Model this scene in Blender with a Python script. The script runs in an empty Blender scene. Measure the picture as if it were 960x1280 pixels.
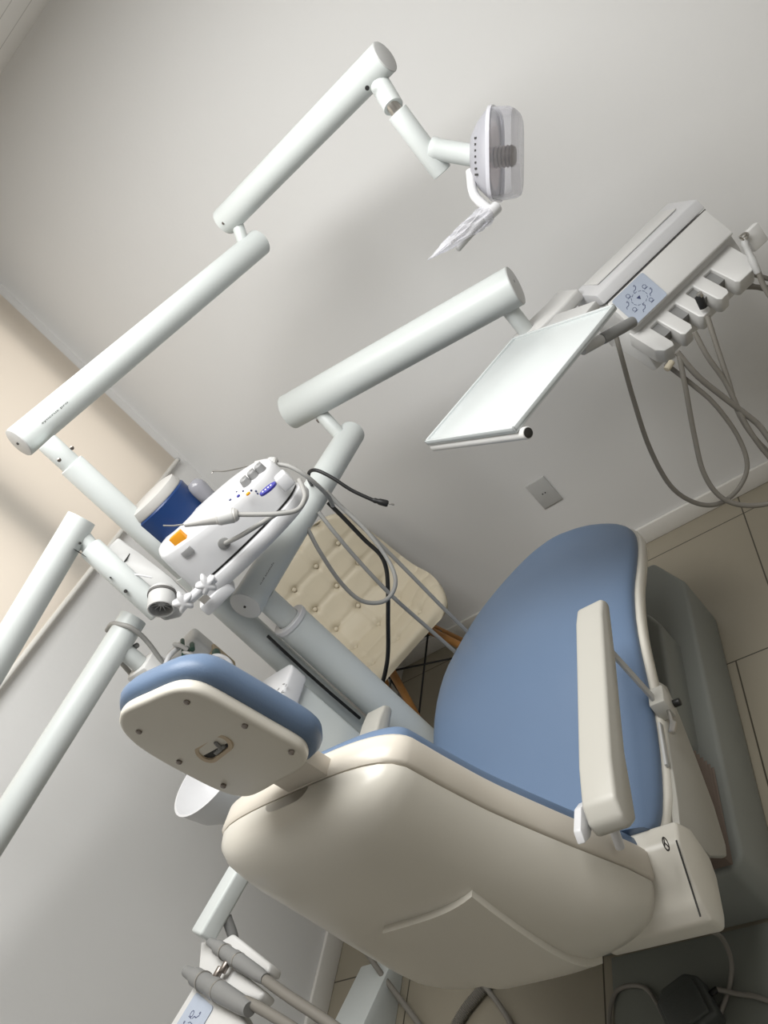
import bpy, bmesh, math, random
from mathutils import Vector as V, Matrix
random.seed(4)
C = bpy.context.scene.collection
PI = math.pi

# ------------------------------------------------------------------ camera
CR = ((0.73170673, 0.17913629, -0.65765907),
      (-0.47697053, -0.55470166, -0.68176622),
      (-0.48693365, 0.81253693, -0.32043621))
FPX = 980.17
EYE = V((0, 0, 1.65))


def ray(px, py):
    a, b = (px - 480) / FPX, (py - 640) / FPX
    return V([CR[0][i] * a + CR[1][i] * b + CR[2][i] for i in range(3)])


def P(px, py, d):          # a measured point at distance d from the camera plane
    return EYE + ray(px, py) * d


def Z(px, py, z):          # ... at height z
    r = ray(px, py)
    return EYE + r * ((z - EYE.z) / r.z)


def X(px, py, x):          # ... in the plane x
    r = ray(px, py)
    return EYE + r * (x / r.x)


def Y(px, py, y):          # ... in the plane y
    r = ray(px, py)
    return EYE + r * (y / r.y)


cam = bpy.data.cameras.new('camera')
cam.sensor_fit = 'VERTICAL'
cam.sensor_height = 36
cam.lens = FPX / 1280 * 36
cam.clip_start = .02
co = bpy.data.objects.new('camera', cam)
C.objects.link(co)
m = Matrix.Identity(4)
for i in range(3):
    m[i][0], m[i][1], m[i][2] = CR[0][i], -CR[1][i], -CR[2][i]
    m[i][3] = EYE[i]
co.matrix_world = m
bpy.context.scene.camera = co

# --------------------------------------------------------------- materials
M = {}


def mat(name, col, rough=.5, metal=0., bump=0., bscale=200., var=0., vscale=6., trans=0., alpha=1., coat=0., ior=1.45, spec=.5):
    mt = bpy.data.materials.new(name)
    mt.use_nodes = True
    nt = mt.node_tree
    b = nt.nodes['Principled BSDF']
    b.inputs['Base Color'].default_value = (*col, 1)
    b.inputs['Roughness'].default_value = rough
    b.inputs['Metallic'].default_value = metal
    b.inputs['Transmission Weight'].default_value = trans
    b.inputs['Alpha'].default_value = alpha
    b.inputs['Coat Weight'].default_value = coat
    b.inputs['IOR'].default_value = ior
    b.inputs['Specular IOR Level'].default_value = spec
    if var or bump:
        tc = nt.nodes.new('ShaderNodeTexCoord')
    if var:
        n = nt.nodes.new('ShaderNodeTexNoise')
        n.inputs['Scale'].default_value = vscale
        n.inputs['Detail'].default_value = 4
        nt.links.new(tc.outputs['Object'], n.inputs['Vector'])
        mx = nt.nodes.new('ShaderNodeMix')
        mx.data_type = 'RGBA'
        mx.inputs[6].default_value = (*[c * (1 - var) for c in col], 1)
        mx.inputs[7].default_value = (*[min(1, c * (1 + var)) for c in col], 1)
        nt.links.new(n.outputs['Fac'], mx.inputs[0])
        nt.links.new(mx.outputs[2], b.inputs['Base Color'])
    if bump:
        n = nt.nodes.new('ShaderNodeTexNoise')
        n.inputs['Scale'].default_value = bscale
        nt.links.new(tc.outputs['Object'], n.inputs['Vector'])
        bp = nt.nodes.new('ShaderNodeBump')
        bp.inputs['Strength'].default_value = bump
        bp.inputs['Distance'].default_value = .002
        nt.links.new(n.outputs['Fac'], bp.inputs['Height'])
        nt.links.new(bp.outputs['Normal'], b.inputs['Normal'])
    M[name] = mt
    return mt


mat('wall', (.745, .74, .73), .85, bump=.15, bscale=90, var=.015, vscale=1.5)
mat('ceiling', (.76, .75, .73), .6)
mat('trim', (.72, .70, .66), .45)
mat('tube', (.60, .632, .622), .38, var=.01)
mat('tube_cap', (.56, .565, .56), .5)
mat('shell', (.665, .635, .565), .28, var=.015, vscale=3)
mat('shell_light', (.66, .61, .53), .3)
mat('blue', (.128, .188, .292), .42, bump=.12, bscale=500, var=.03)
mat('arm', (.47, .455, .41), .4)
mat('base', (.235, .245, .225), .55, var=.03)
mat('side', (.40, .385, .345), .45)
mat('pedal', (.065, .07, .065), .5, bump=.2)
mat('plate', (.20, .21, .185), .6, var=.05)
mat('white', (.63, .63, .64), .3)
mat('white_warm', (.66, .655, .64), .35)
mat('tray', (.57, .60, .60), .25)
mat('grey_plastic', (.23, .23, .225), .5)
mat('grey_light', (.50, .50, .49), .45)
mat('dark', (.025, .024, .022), .6)
mat('black', (.012, .012, .012), .45)
mat('hose', (.22, .205, .18), .5)
mat('hose_grey', (.33, .325, .31), .5)
mat('hose_light', (.48, .47, .45), .4)
mat('metal', (.55, .53, .5), .28, 1.)
mat('metal_dark', (.25, .22, .2), .35, 1.)
mat('bellows', (.20, .155, .125), .7)
mat('cream', (.58, .52, .40), .5, bump=.1, bscale=300, var=.03)
mat('wood', (.42, .20, .06), .45, var=.25, vscale=30)
mat('keypad', (.42, .47, .56), .4, var=.04, vscale=60)
mat('ink', (.05, .06, .14), .5)
mat('ink_black', (.03, .03, .03), .5)
mat('orange', (.80, .33, .015), .45)
mat('label_grey', (.28, .28, .28), .5)
mat('deep_blue', (.006, .03, .115), .3)
mat('oval_blue', (.05, .05, .30), .35)
mat('smoke', (.33, .33, .36), .15, trans=.35)
mat('clear_edge', (.75, .75, .80), .15, alpha=.6, spec=.6)
mat('lamp_grey', (.34, .34, .37), .35)
mat('reflector', (.62, .46, .38), .22, .7)
mat('outlet', (.50, .50, .49), .4)
mat('brown', (.42, .33, .22), .6)
mat('circuit', (.03, .07, .05), .5)
mat('slot_rim', (.52, .42, .30), .5)
mat('frost', (.47, .46, .44), .4)
mat('frame_dark', (.10, .095, .09), .5)


def tile_material():
    mt = bpy.data.materials.new('floor_tile')
    mt.use_nodes = True
    nt = mt.node_tree
    N, L = nt.nodes.new, nt.links.new
    b = nt.nodes['Principled BSDF']
    g = N('ShaderNodeNewGeometry')
    s = N('ShaderNodeSeparateXYZ')
    L(g.outputs['Position'], s.inputs[0])

    def mth(op, a, b_=None):
        n = N('ShaderNodeMath')
        n.operation = op
        for k, v in enumerate((a, b_)):
            if v is None:
                continue
            if isinstance(v, (int, float)):
                n.inputs[k].default_value = v
            else:
                L(v, n.inputs[k])
        return n.outputs[0]
    T = .622
    yy = mth('DIVIDE', mth('SUBTRACT', s.outputs['Y'], 1.745 - 10 * T), T)
    row = mth('MODULO', mth('FLOOR', yy), 2.)
    off = mth('MULTIPLY', mth('SUBTRACT', 1., row), 0.)
    fy = mth('FRACT', yy)
    # the middle row of tiles is laid a little to the left
    par = mth('COMPARE', mth('FLOOR', yy), 9.)
    xx = mth('DIVIDE', mth('ADD', mth('SUBTRACT', s.outputs['X'], -.403 - 10 * T), mth('MULTIPLY', par, .149)), T)
    fx = mth('FRACT', xx)
    W = .0035
    ex = mth('LESS_THAN', mth('MINIMUM', fx, mth('SUBTRACT', 1., fx)), W)
    ey = mth('LESS_THAN', mth('MINIMUM', fy, mth('SUBTRACT', 1., fy)), W)
    e = mth('MAXIMUM', ex, ey)
    n = N('ShaderNodeTexNoise')
    n.inputs['Scale'].default_value = 3.
    n.inputs['Detail'].default_value = 5
    L(g.outputs['Position'], n.inputs['Vector'])
    mx = N('ShaderNodeMix')
    mx.data_type = 'RGBA'
    mx.inputs[6].default_value = (.285, .255, .195, 1)
    mx.inputs[7].default_value = (.325, .29, .225, 1)
    L(n.outputs['Fac'], mx.inputs[0])
    m2 = N('ShaderNodeMix')
    m2.data_type = 'RGBA'
    L(mx.outputs[2], m2.inputs[6])
    m2.inputs[7].default_value = (.06, .05, .035, 1)
    L(e, m2.inputs[0])
    L(m2.outputs[2], b.inputs['Base Color'])
    b.inputs['Roughness'].default_value = .35
    bp = N('ShaderNodeBump')
    bp.inputs['Strength'].default_value = .4
    bp.inputs['Distance'].default_value = .002
    L(mth('SUBTRACT', 1., e), bp.inputs['Height'])
    L(bp.outputs['Normal'], b.inputs['Normal'])
    M['tile'] = mt


def ceiling_material():
    mt = bpy.data.materials.new('ceiling_planks')
    mt.use_nodes = True
    nt = mt.node_tree
    N, L = nt.nodes.new, nt.links.new
    b = nt.nodes['Principled BSDF']
    g = N('ShaderNodeNewGeometry')
    s = N('ShaderNodeSeparateXYZ')
    L(g.outputs['Position'], s.inputs[0])
    a = N('ShaderNodeMath'); a.operation = 'DIVIDE'; a.inputs[1].default_value = .1
    o = N('ShaderNodeMath'); o.operation = 'ADD'; o.inputs[1].default_value = 5.02
    L(s.outputs['Y'], o.inputs[0]); L(o.outputs[0], a.inputs[0])
    f = N('ShaderNodeMath'); f.operation = 'FRACT'; L(a.outputs[0], f.inputs[0])
    c = N('ShaderNodeMath'); c.operation = 'LESS_THAN'; c.inputs[1].default_value = .05
    L(f.outputs[0], c.inputs[0])
    mx = N('ShaderNodeMix'); mx.data_type = 'RGBA'
    mx.inputs[6].default_value = (.77, .76, .74, 1); mx.inputs[7].default_value = (.52, .51, .49, 1)
    L(c.outputs[0], mx.inputs[0]); L(mx.outputs[2], b.inputs['Base Color'])
    b.inputs['Roughness'].default_value = .6
    M['planks'] = mt


def blind_material():
    mt = bpy.data.materials.new('blind_fabric')
    mt.use_nodes = True
    nt = mt.node_tree
    N, L = nt.nodes.new, nt.links.new
    nt.nodes.remove(nt.nodes['Principled BSDF'])
    d = N('ShaderNodeBsdfDiffuse'); d.inputs['Color'].default_value = (.68, .645, .585, 1)
    t = N('ShaderNodeBsdfTranslucent'); t.inputs['Color'].default_value = (.90, .77, .63, 1)
    x = N('ShaderNodeMixShader'); x.inputs[0].default_value = .42
    L(d.outputs[0], x.inputs[1]); L(t.outputs[0], x.inputs[2])
    L(x.outputs[0], nt.nodes['Material Output'].inputs['Surface'])
    M['blind'] = mt


def clear_material(name, tint, base, edge):
    mt = bpy.data.materials.new(name)
    mt.use_nodes = True
    nt = mt.node_tree
    N, L = nt.nodes.new, nt.links.new
    p = nt.nodes['Principled BSDF']
    p.inputs['Base Color'].default_value = (.80, .80, .84, 1)
    p.inputs['Roughness'].default_value = .08
    t = N('ShaderNodeBsdfTransparent'); t.inputs['Color'].default_value = (*tint, 1)
    lw = N('ShaderNodeLayerWeight'); lw.inputs['Blend'].default_value = .35
    mr = N('ShaderNodeMapRange')
    mr.inputs['To Min'].default_value = base; mr.inputs['To Max'].default_value = edge
    L(lw.outputs['Facing'], mr.inputs['Value'])
    x = N('ShaderNodeMixShader')
    L(mr.outputs[0], x.inputs[0]); L(t.outputs[0], x.inputs[1]); L(p.outputs[0], x.inputs[2])
    L(x.outputs[0], nt.nodes['Material Output'].inputs['Surface'])
    M[name] = mt


clear_material('clear', (.90, .90, .93), .10, .62)
clear_material('film', (.93, .93, .95), .22, .7)
tile_material(); ceiling_material(); blind_material()

# ------------------------------------------------------------ mesh builder


def frame(axis, hint=None):
    w = V(axis).normalized()
    h = V(hint) if hint is not None else (V((0, 0, 1)) if abs(w.z) < .9 else V((1, 0, 0)))
    u = h.cross(w)
    if u.length < 1e-6:
        u = V((0, 1, 0)).cross(w)
    u.normalize()
    return u, w.cross(u).normalized(), w


class MB:
    def __init__(s):
        s.bm = bmesh.new()

    def ring(s, pts):
        return [s.bm.verts.new(p) for p in pts]

    def bridge(s, a, b):
        n = len(a)
        for i in range(n):
            j = (i + 1) % n
            q = [a[i], a[j], b[j], b[i]]
            q2 = []
            for v in q:
                if v not in q2:
                    q2.append(v)
            if len(q2) > 2:
                try:
                    s.bm.faces.new(q2)
                except ValueError:
                    pass

    def cap(s, r, flip=False):
        try:
            s.bm.faces.new(r[::-1] if flip else r)
        except ValueError:
            pass

    def loft(s, rings, close=True):
        rs = [s.ring(r) for r in rings]
        for a, b in zip(rs, rs[1:]):
            s.bridge(a, b)
        if close:
            s.cap(rs[0], True)
            s.cap(rs[-1])
        return s

    def lathe(s, o, axis, prof, n=28, close=True):
        o = V(o)
        u, v, w = frame(axis)
        return s.loft([[o + w * t + (u * math.cos(2 * PI * k / n) + v * math.sin(2 * PI * k / n)) * max(r, 1e-5)
                        for k in range(n)] for t, r in prof], close)

    def tube(s, a, b, r, bev=.004, n=28, r2=None):
        a, b = V(a), V(b)
        L = (b - a).length
        r2 = r if r2 is None else r2
        pr = [(0, r - bev), (bev * .3, r - bev * .3), (bev, r), (L - bev, r2), (L - bev * .3, r2 - bev * .3), (L, r2 - bev)]
        return s.lathe(a, b - a, pr, n)

    def round_tube(s, a, b, r, k=.6, n=28, k2=None):       # domed ends
        a, b = V(a), V(b)
        L = (b - a).length
        k2 = k if k2 is None else k2
        pr = []
        for i in range(6):
            t = i / 5 * PI / 2
            pr.append((k * r * (1 - math.sin(t)), r * max(.02, math.cos(PI / 2 - t))))
        e = []
        for i in range(6):
            t = i / 5 * PI / 2
            e.append((L - k2 * r * (1 - math.cos(t)), r * max(.02, math.cos(t))))
        return s.lathe(a, b - a, pr + e, n)

    def box(s, o, ux, uy, uz, bev=.004, seg=2):
        """box with corner o spanned by three edge vectors"""
        o, ux, uy, uz = V(o), V(ux), V(uy), V(uz)
        t = bmesh.new()
        vs = [t.verts.new(o + ux * a + uy * b + uz * c) for c in (0, 1) for b in (0, 1) for a in (0, 1)]
        for f in ((0, 2, 3, 1), (4, 5, 7, 6), (0, 1, 5, 4), (2, 6, 7, 3), (0, 4, 6, 2), (1, 3, 7, 5)):
            t.faces.new([vs[i] for i in f])
        if bev:
            bmesh.ops.bevel(t, geom=list(t.edges), offset=bev, segments=seg, profile=.5, affect='EDGES')
        s.join(t)
        return s

    def join(s, t):
        mp = {}
        for v in t.verts:
            mp[v] = s.bm.verts.new(v.co)
        for f in t.faces:
            try:
                s.bm.faces.new([mp[v] for v in f.verts])
            except ValueError:
                pass
        t.free()

    def prism(s, pts, h, bev=.003, seg=2):
        """polygon of 3-D points extruded by the vector h, edges bevelled"""
        t = bmesh.new()
        h = V(h)
        a = [t.verts.new(V(p)) for p in pts]
        b = [t.verts.new(V(p) + h) for p in pts]
        t.faces.new(a[::-1]); t.faces.new(b)
        n = len(a)
        for i in range(n):
            t.faces.new([a[i], a[(i + 1) % n], b[(i + 1) % n], b[i]])
        bmesh.ops.recalc_face_normals(t, faces=list(t.faces))
        if bev:
            ed = [e for e in t.edges if len(e.link_faces) == 2 and e.calc_face_angle(0) > .35]
            bmesh.ops.bevel(t, geom=ed, offset=bev, segments=seg, profile=.5, affect='EDGES', clamp_overlap=True)
        s.join(t)
        return s

    def sweep(s, pts, r, n=12, smooth=8, rfun=None):
        pts = [V(p) for p in pts]
        if smooth and len(pts) > 2:
            pts = catmull(pts, smooth)
        m_ = len(pts)
        tan = [(pts[min(i + 1, m_ - 1)] - pts[max(i - 1, 0)]).normalized() for i in range(m_)]
        u, v, w = frame(tan[0])
        rings = []
        for i, p in enumerate(pts):
            if i:
                q = tan[i - 1].rotation_difference(tan[i])
                u = q @ u
                v = q @ v
            rr = rfun(i / (m_ - 1)) if rfun else r
            rings.append([p + (u * math.cos(2 * PI * k / n) + v * math.sin(2 * PI * k / n)) * rr for k in range(n)])
        return s.loft(rings)

    def disc(s, o, nrm, r, n=24, h=.001):
        return s.lathe(V(o) - V(nrm).normalized() * h, nrm, [(0, r), (2 * h, r)], n)

    def sphere(s, o, r, sc=(1, 1, 1), n=20):
        o = V(o)
        rings = []
        for i in range(1, 10):
            t = PI * i / 10
            rings.append([o + V((r * sc[0] * math.sin(t) * math.cos(2 * PI * k / n), r * sc[1] * math.sin(t) * math.sin(2 * PI * k / n), -r * sc[2] * math.cos(t))) for k in range(n)])
        return s.loft(rings)

    def build(s, name, material, parent=None, ang=38, recalc=True):
        bm = s.bm
        bmesh.ops.remove_doubles(bm, verts=list(bm.verts), dist=2e-6)
        if recalc:
            bmesh.ops.recalc_face_normals(bm, faces=list(bm.faces))
        for f in bm.faces:
            f.smooth = True
        for e in bm.edges:
            e.smooth = not (len(e.link_faces) == 2 and e.calc_face_angle(0) > math.radians(ang))
        lo = V([min(v.co[i] for v in bm.verts) for i in range(3)])
        hi = V([max(v.co[i] for v in bm.verts) for i in range(3)])
        c = (lo + hi) / 2
        if parent is None:
            c.z = lo.z
        for v in bm.verts:
            v.co -= c
        me = bpy.data.meshes.new(name)
        bm.to_mesh(me)
        bm.free()
        me.materials.append(M[material] if isinstance(material, str) else material)
        o = bpy.data.objects.new(name, me)
        C.objects.link(o)
        o['_w'] = list(c)
        if parent is not None:
            o.parent = parent
            o.location = c - V(parent['_w'])
        else:
            o.location = c
        return o


def catmull(p, k):
    out = []
    q = [p[0] * 2 - p[1]] + p + [p[-1] * 2 - p[-2]]
    for i in range(1, len(q) - 2):
        a, b, c, d = q[i - 1:i + 3]
        for j in range(k):
            t = j / k
            out.append(.5 * ((2 * b) + (c - a) * t + (2 * a - 5 * b + 4 * c - d) * t * t + (3 * b - a - 3 * c + d) * t ** 3))
    out.append(p[-1])
    return out


def thing(name, label, cat, loc, group=None):
    o = bpy.data.objects.new(name, None)
    o.empty_display_size = .1
    C.objects.link(o)
    o.location = loc
    o['_w'] = list(loc)
    return tag(o, label, cat, group)


def tag(o, label, cat, group=None):
    o['label'] = label
    o['category'] = cat
    if group:
        o['group'] = group
    return o


def struct(o):
    o['kind'] = 'structure'
    return o


def interp(x, xs, ys):
    if x <= xs[0]:
        return ys[0]
    for i in range(len(xs) - 1):
        if x <= xs[i + 1]:
            t = (x - xs[i]) / (xs[i + 1] - xs[i])
            # smoothstep-free cubic via finite differences
            def sl(k):
                if k <= 0: return (ys[1] - ys[0]) / (xs[1] - xs[0])
                if k >= len(xs) - 1: return (ys[-1] - ys[-2]) / (xs[-1] - xs[-2])
                return (ys[k + 1] - ys[k - 1]) / (xs[k + 1] - xs[k - 1])
            h = xs[i + 1] - xs[i]
            a, b, m0, m1 = ys[i], ys[i + 1], sl(i) * h, sl(i + 1) * h
            return a * (2 * t ** 3 - 3 * t * t + 1) + m0 * (t ** 3 - 2 * t * t + t) + b * (-2 * t ** 3 + 3 * t * t) + m1 * (t ** 3 - t * t)
    return ys[-1]


def lettering(body, size, o, right, up, parent, material='ink_black', name='lettering', wrap=None):
    """text laid on a surface: o is the left end of the baseline; wrap=(axis point, axis dir, radius) bends it on a tube"""
    cu = bpy.data.curves.new('t', 'FONT')
    cu.body = body
    cu.size = size
    cu.resolution_u = 3
    t = bpy.data.objects.new('t', cu)
    me = bpy.data.meshes.new_from_object(t)
    bpy.data.objects.remove(t)
    mb = MB()
    right, up = V(right).normalized(), V(up).normalized()
    nrm = right.cross(up)
    vs = []
    for v in me.vertices:
        p = V(o) + right * v.co.x + up * v.co.y
        if wrap:
            a, d, r = V(wrap[0]), V(wrap[1]).normalized(), wrap[2]
            foot = a + d * (p - a).dot(d)
            p = foot + (p - foot).normalized() * (r + .0006)
        else:
            p = p + nrm * .0006
        vs.append(mb.bm.verts.new(p))
    for f in me.polygons:
        try:
            mb.bm.faces.new([vs[i] for i in f.vertices])
        except ValueError:
            pass
    bpy.data.meshes.remove(me)
    return mb.build(name, material, parent)


# ================================================================= SETTING
WY, WX, CZ = 2.48, -1.977, 2.565      # back wall, left wall, ceiling
RX, FY = 1.7, -1.5                   # walls behind the camera's right and back
TH = .12
struct(MB().box((WX - TH, FY - TH, -.1), (RX - WX + 2 * TH, 0, 0), (0, WY - FY + 2 * TH, 0), (0, 0, .1), 0).build('floor', 'tile'))
struct(MB().box((WX - TH, FY - TH, CZ), (RX - WX + 2 * TH, 0, 0), (0, WY - FY + 2 * TH, 0), (0, 0, .1), 0).build('ceiling', 'planks'))
struct(MB().box((WX - TH, WY, 0), (RX - WX + 2 * TH, 0, 0), (0, TH, 0), (0, 0, CZ), 0).build('wall_back', 'wall'))
struct(MB().box((WX - TH, FY - TH, 0), (RX - WX + 2 * TH, 0, 0), (0, TH, 0), (0, 0, CZ), 0).build('wall_front', 'wall'))
struct(MB().box((RX, FY, 0), (TH, 0, 0), (0, WY - FY, 0), (0, 0, CZ), 0).build('wall_right', 'wall'))
# left wall with a window opening
OY0, OY1, OZ0, OZ1 = .35, 2.33, 1.352, 2.30
wl = MB()
wl.box((WX - TH, FY, 0), (TH, 0, 0), (0, WY - FY, 0), (0, 0, OZ0), 0)
wl.box((WX - TH, FY, OZ1), (TH, 0, 0), (0, WY - FY, 0), (0, 0, CZ - OZ1), 0)
wl.box((WX - TH, FY, OZ0), (TH, 0, 0), (0, OY0 - FY, 0), (0, 0, OZ1 - OZ0), 0)
wl.box((WX - TH, OY1, OZ0), (TH, 0, 0), (0, WY - OY1, 0), (0, 0, OZ1 - OZ0), 0)
struct(wl.build('wall_left', 'wall'))
w = MB()
for y0, y1 in ((OY0, OY0 + .05), (OY1 - .04, OY1), (1.665, 1.785)):
    w.box((WX - .075, y0, OZ0), (.045, 0, 0), (0, y1 - y0, 0), (0, 0, OZ1 - OZ0), .003)
for z0, z1 in ((OZ0, OZ0 + .015), (OZ1 - .04, OZ1)):
    w.box((WX - .072, OY0, z0), (.04, 0, 0), (0, OY1 - OY0, 0), (0, 0, z1 - z0), .003)
struct(w.build('window_1', 'frame_dark'))
# baseboards: a plank with a light rounded top edge
for nm, o, a, b in (('baseboard_back', (WX, WY - .014, 0), (RX - WX, 0, 0), (0, .014, 0)),
                    ('baseboard_left', (WX, FY, 0), (.014, 0, 0), (0, WY - FY, 0))):
    struct(MB().box(o, a, b, (0, 0, .072), .004).build(nm, 'trim'))

# roller blind in front of the window
rb = thing('roller_blind', 'beige translucent roller blind glowing with daylight on the left wall', 'blind', (WX + .02, 1.4, 1.34))
BY0, BY1 = .25, 2.415
fb = MB()
n = 30
for k in range(n):
    y0, y1 = BY0 + (BY1 - BY0) * k / n, BY0 + (BY1 - BY0) * (k + 1) / n
    fb.bm.faces.new([fb.bm.verts.new(p) for p in ((WX + .02, y0, 1.345), (WX + .02, y1, 1.345), (WX + .02, y1, 2.42), (WX + .02, y0, 2.42))])
fb.build('fabric', 'blind', rb)
bb = MB().tube((WX + .02, BY0 - .01, 1.342), (WX + .02, BY1 + .005, 1.342), .0085, .002).build('bottom_bar', 'trim', rb)
MB().tube((WX + .02, BY1 + .004, 1.342), (WX + .02, BY1 + .014, 1.342), .010, .002).build('end_cap', 'grey_light', bb)
MB().tube((WX + .03, BY0, 2.43), (WX + .03, BY1, 2.43), .022, .002).build('roller', 'trim', rb)
for y in (BY0, BY1):
    MB().box((WX + .001, y - .002, 2.40), (.055, 0, 0), (0, .004, 0), (0, 0, .06), .001).build('bracket', 'grey_light', rb)

# wall outlet
ot = thing('wall_outlet', 'grey plastic outlet plate on the back wall near the foot of the chair', 'outlet', (-.934, WY, .38))
oc = Y(680, 615, WY)
MB().box((oc.x - .040, WY - .008, oc.z - .059), (.080, 0, 0), (0, .008, 0), (0, 0, .118), .003).build('cover_plate', 'outlet', ot)
sk = MB().lathe((oc.x, WY - .0075, oc.z), (0, -1, 0), [(0, .012), (.002, .012)], 20).build('socket', 'grey_light', ot)
h = MB()
for dx in (-.0055, .0055):
    h.lathe((oc.x + dx, WY - .0092, oc.z), (0, -1, 0), [(0, .0028), (.0008, .0028)], 10)
h.build('pin_hole', 'dark', sk)

# ============================================================ DENTAL CHAIR
chair = thing('dental_chair', 'large dental chair with blue upholstery and cream plastic shells', 'chair', (-.84, 1.35, 0))
CX = -.845


def rrect(n, p, a0=0.):
    """n points of a superellipse on the unit square"""
    out = []
    for k in range(n):
        t = 2 * PI * k / n + a0
        c, s_ = math.cos(t), math.sin(t)
        out.append((math.copysign(abs(c) ** (2 / p), c), math.copysign(abs(s_) ** (2 / p), s_)))
    return out


SY = [.86, .90, 1.0, 1.15, 1.35, 1.5, 1.65, 1.78, 1.88, 1.95, 2.0, 2.035, 2.05]
SHW = [.262, .275, .284, .288, .290, .290, .288, .280, .262, .232, .19, .125, .04]
SZ = [.545, .537, .530, .535, .568, .560, .523, .487, .458, .440, .430, .424, .420]


def seat_ring(y, grow, up, th, n=40, p=3.2, crown=0.):
    hw = max(.01, interp(y, SY, SHW) + grow)
    z = interp(y, SY, SZ)
    return [V((CX + hw * a, y, z + up - th / 2 + th / 2 * b + (crown * (1 - a * a) if b > 0 else 0))) for a, b in rrect(n, p)]


ys = [.87, .875, .89, .92, .96] + [1.0 + .05 * k for k in range(18)] + [1.88, 1.91, 1.94, 1.97, 1.99, 2.01, 2.025, 2.035, 2.043]
cu = []
for i, y in enumerate(ys):
    th = .085
    if i < 4:
        th *= (.35, .6, .85, .96)[i]
    if y > 1.985:
        th *= max(.35, 1 - ((y - 1.985) / .06) ** 2 * .65)
    cu.append(seat_ring(y, -.002, .028, th, crown=.012, p=2.8))
MB().loft(cu).build('seat_cushion', 'blue', chair, 60)
sb = []
for i, y in enumerate(ys):
    sb.append(seat_ring(y, .009 if 3 < i < len(ys) - 3 else .005, -.012, .05, p=5))
MB().loft(sb).build('seat_shell', 'shell', chair, 50)

# --- backrest: a moulded shell seen from behind, a rim band, a blue cushion
BCX = -.848


def bcx(z):
    return -.848 - .020 * min(1, max(0, (z - .55) / .45))


BZ = [.47, .50, .55, .60, .70, .80, .88, .972, 1.022, 1.057, 1.077, 1.087]
BHW = [.235, .25, .255, .250, .230, .213, .202, .197, .195, .186, .164, .130]


def yf(z):      # the plane where shell and rim meet
    return .682 + (1.09 - z) * .19


def shell_pt(z, a, grow=0.):
    """a in -1..1 across the back; bulges towards -y"""
    hw = interp(z, BZ, BHW)
    if z > 1.022:
        hw = interp(1.022, BZ, BHW) * max(0., 1 - min(1, (z - 1.022) / .066) ** (2 / .62)) ** .31
    dp = interp(z, [.42, .46, .52, .60, .75, .92, 1.022, 1.072, 1.090], [.02, .06, .10, .118, .115, .098, .080, .052, .015])
    prof = max(0., 1 - abs(a) ** 4.2) ** .58
    return V((bcx(z) + hw * a, yf(z) - (dp + grow) * prof, z))


zs = [.425, .43, .44, .455, .475, .50, .54, .60, .66, .72, .78, .83, .88, .93, .98, 1.017, 1.042, 1.060, 1.071, 1.079, 1.084, 1.0868, 1.0878]
na = 32
sh = MB()
rows = []
for z in zs:
    zz = max(z, .43)
    k = 1.0
    if z < .52:
        k = math.sqrt(max(.0, 1 - ((.52 - z) / .10) ** 2)) * .35 + .65
    r_ = []
    for i in range(na + 1):
        a = -math.cos(PI * i / na)
        p = shell_pt(zz, a)
        p.x = bcx(zz) + (p.x - bcx(zz)) * k
        r_.append(sh.bm.verts.new(p))
    rows.append(r_)
for a_, b_ in zip(rows, rows[1:]):
    for i in range(na):
        sh.bm.faces.new([a_[i], a_[i + 1], b_[i + 1], b_[i]])
outline = [r_[0] for r_ in rows] + rows[-1][1:-1] + [r_[-1] for r_ in rows[::-1]] + rows[0][1:-1][::-1]
try:
    sh.bm.faces.new(outline)
except ValueError:
    pass
shell = sh.build('backrest_shell', 'shell', chair, 50)

# raised cover panel on the lower back
pn = MB()
gx, gz = 14, 12
X0, X1, Z0, Z1 = -.885, -.715, .50, .835
grid = []
for j in range(gz + 1):
    row_ = []
    for i in range(gx + 1):
        x = X0 + (X1 - X0) * i / gx
        z = Z0 + (Z1 - Z0) * j / gz
        hw = interp(z, BZ, BHW)
        row_.append((shell_pt(z, (x - bcx(z)) / hw, .012), shell_pt(z, (x - bcx(z)) / hw, -.006)))
    grid.append(row_)
top = [[pn.bm.verts.new(c[0]) for c in r_] for r_ in grid]
bot = {}
for j in range(gz):
    for i in range(gx):
        pn.bm.faces.new([top[j][i], top[j][i + 1], top[j + 1][i + 1], top[j + 1][i]])
edge = [(0, i) for i in range(gx)] + [(j, gx) for j in range(gz)] + [(gz, i) for i in range(gx, 0, -1)] + [(j, 0) for j in range(gz, 0, -1)]
lowv = [pn.bm.verts.new(grid[j][i][1]) for j, i in edge]
for k in range(len(edge)):
    k2 = (k + 1) % len(edge)
    pn.bm.faces.new([top[edge[k][0]][edge[k][1]], top[edge[k2][0]][edge[k2][1]], lowv[k2], lowv[k]])
pn.build('cover_panel', 'shell', shell, 30)


def back_outline(grow, n=44):
    """closed outline (x, z) of the backrest"""
    pts = []
    zr = [.505 + (1.022 - .505) * k / n for k in range(n + 1)]
    right = [(bcx(z) + interp(z, BZ, BHW) + grow, z) for z in zr]
    hw = interp(1.022, BZ, BHW) + grow
    arc = []
    for k in range(1, 24):
        t = PI * k / 24
        c, s_ = math.cos(t), math.sin(t)
        arc.append((bcx(1.1) + hw * math.copysign(abs(c) ** .62, c), 1.022 + (.066 + grow) * abs(s_) ** .62))
    left = [(2 * bcx(z) - x, z) for x, z in right[::-1]]
    return right + arc + left


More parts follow.
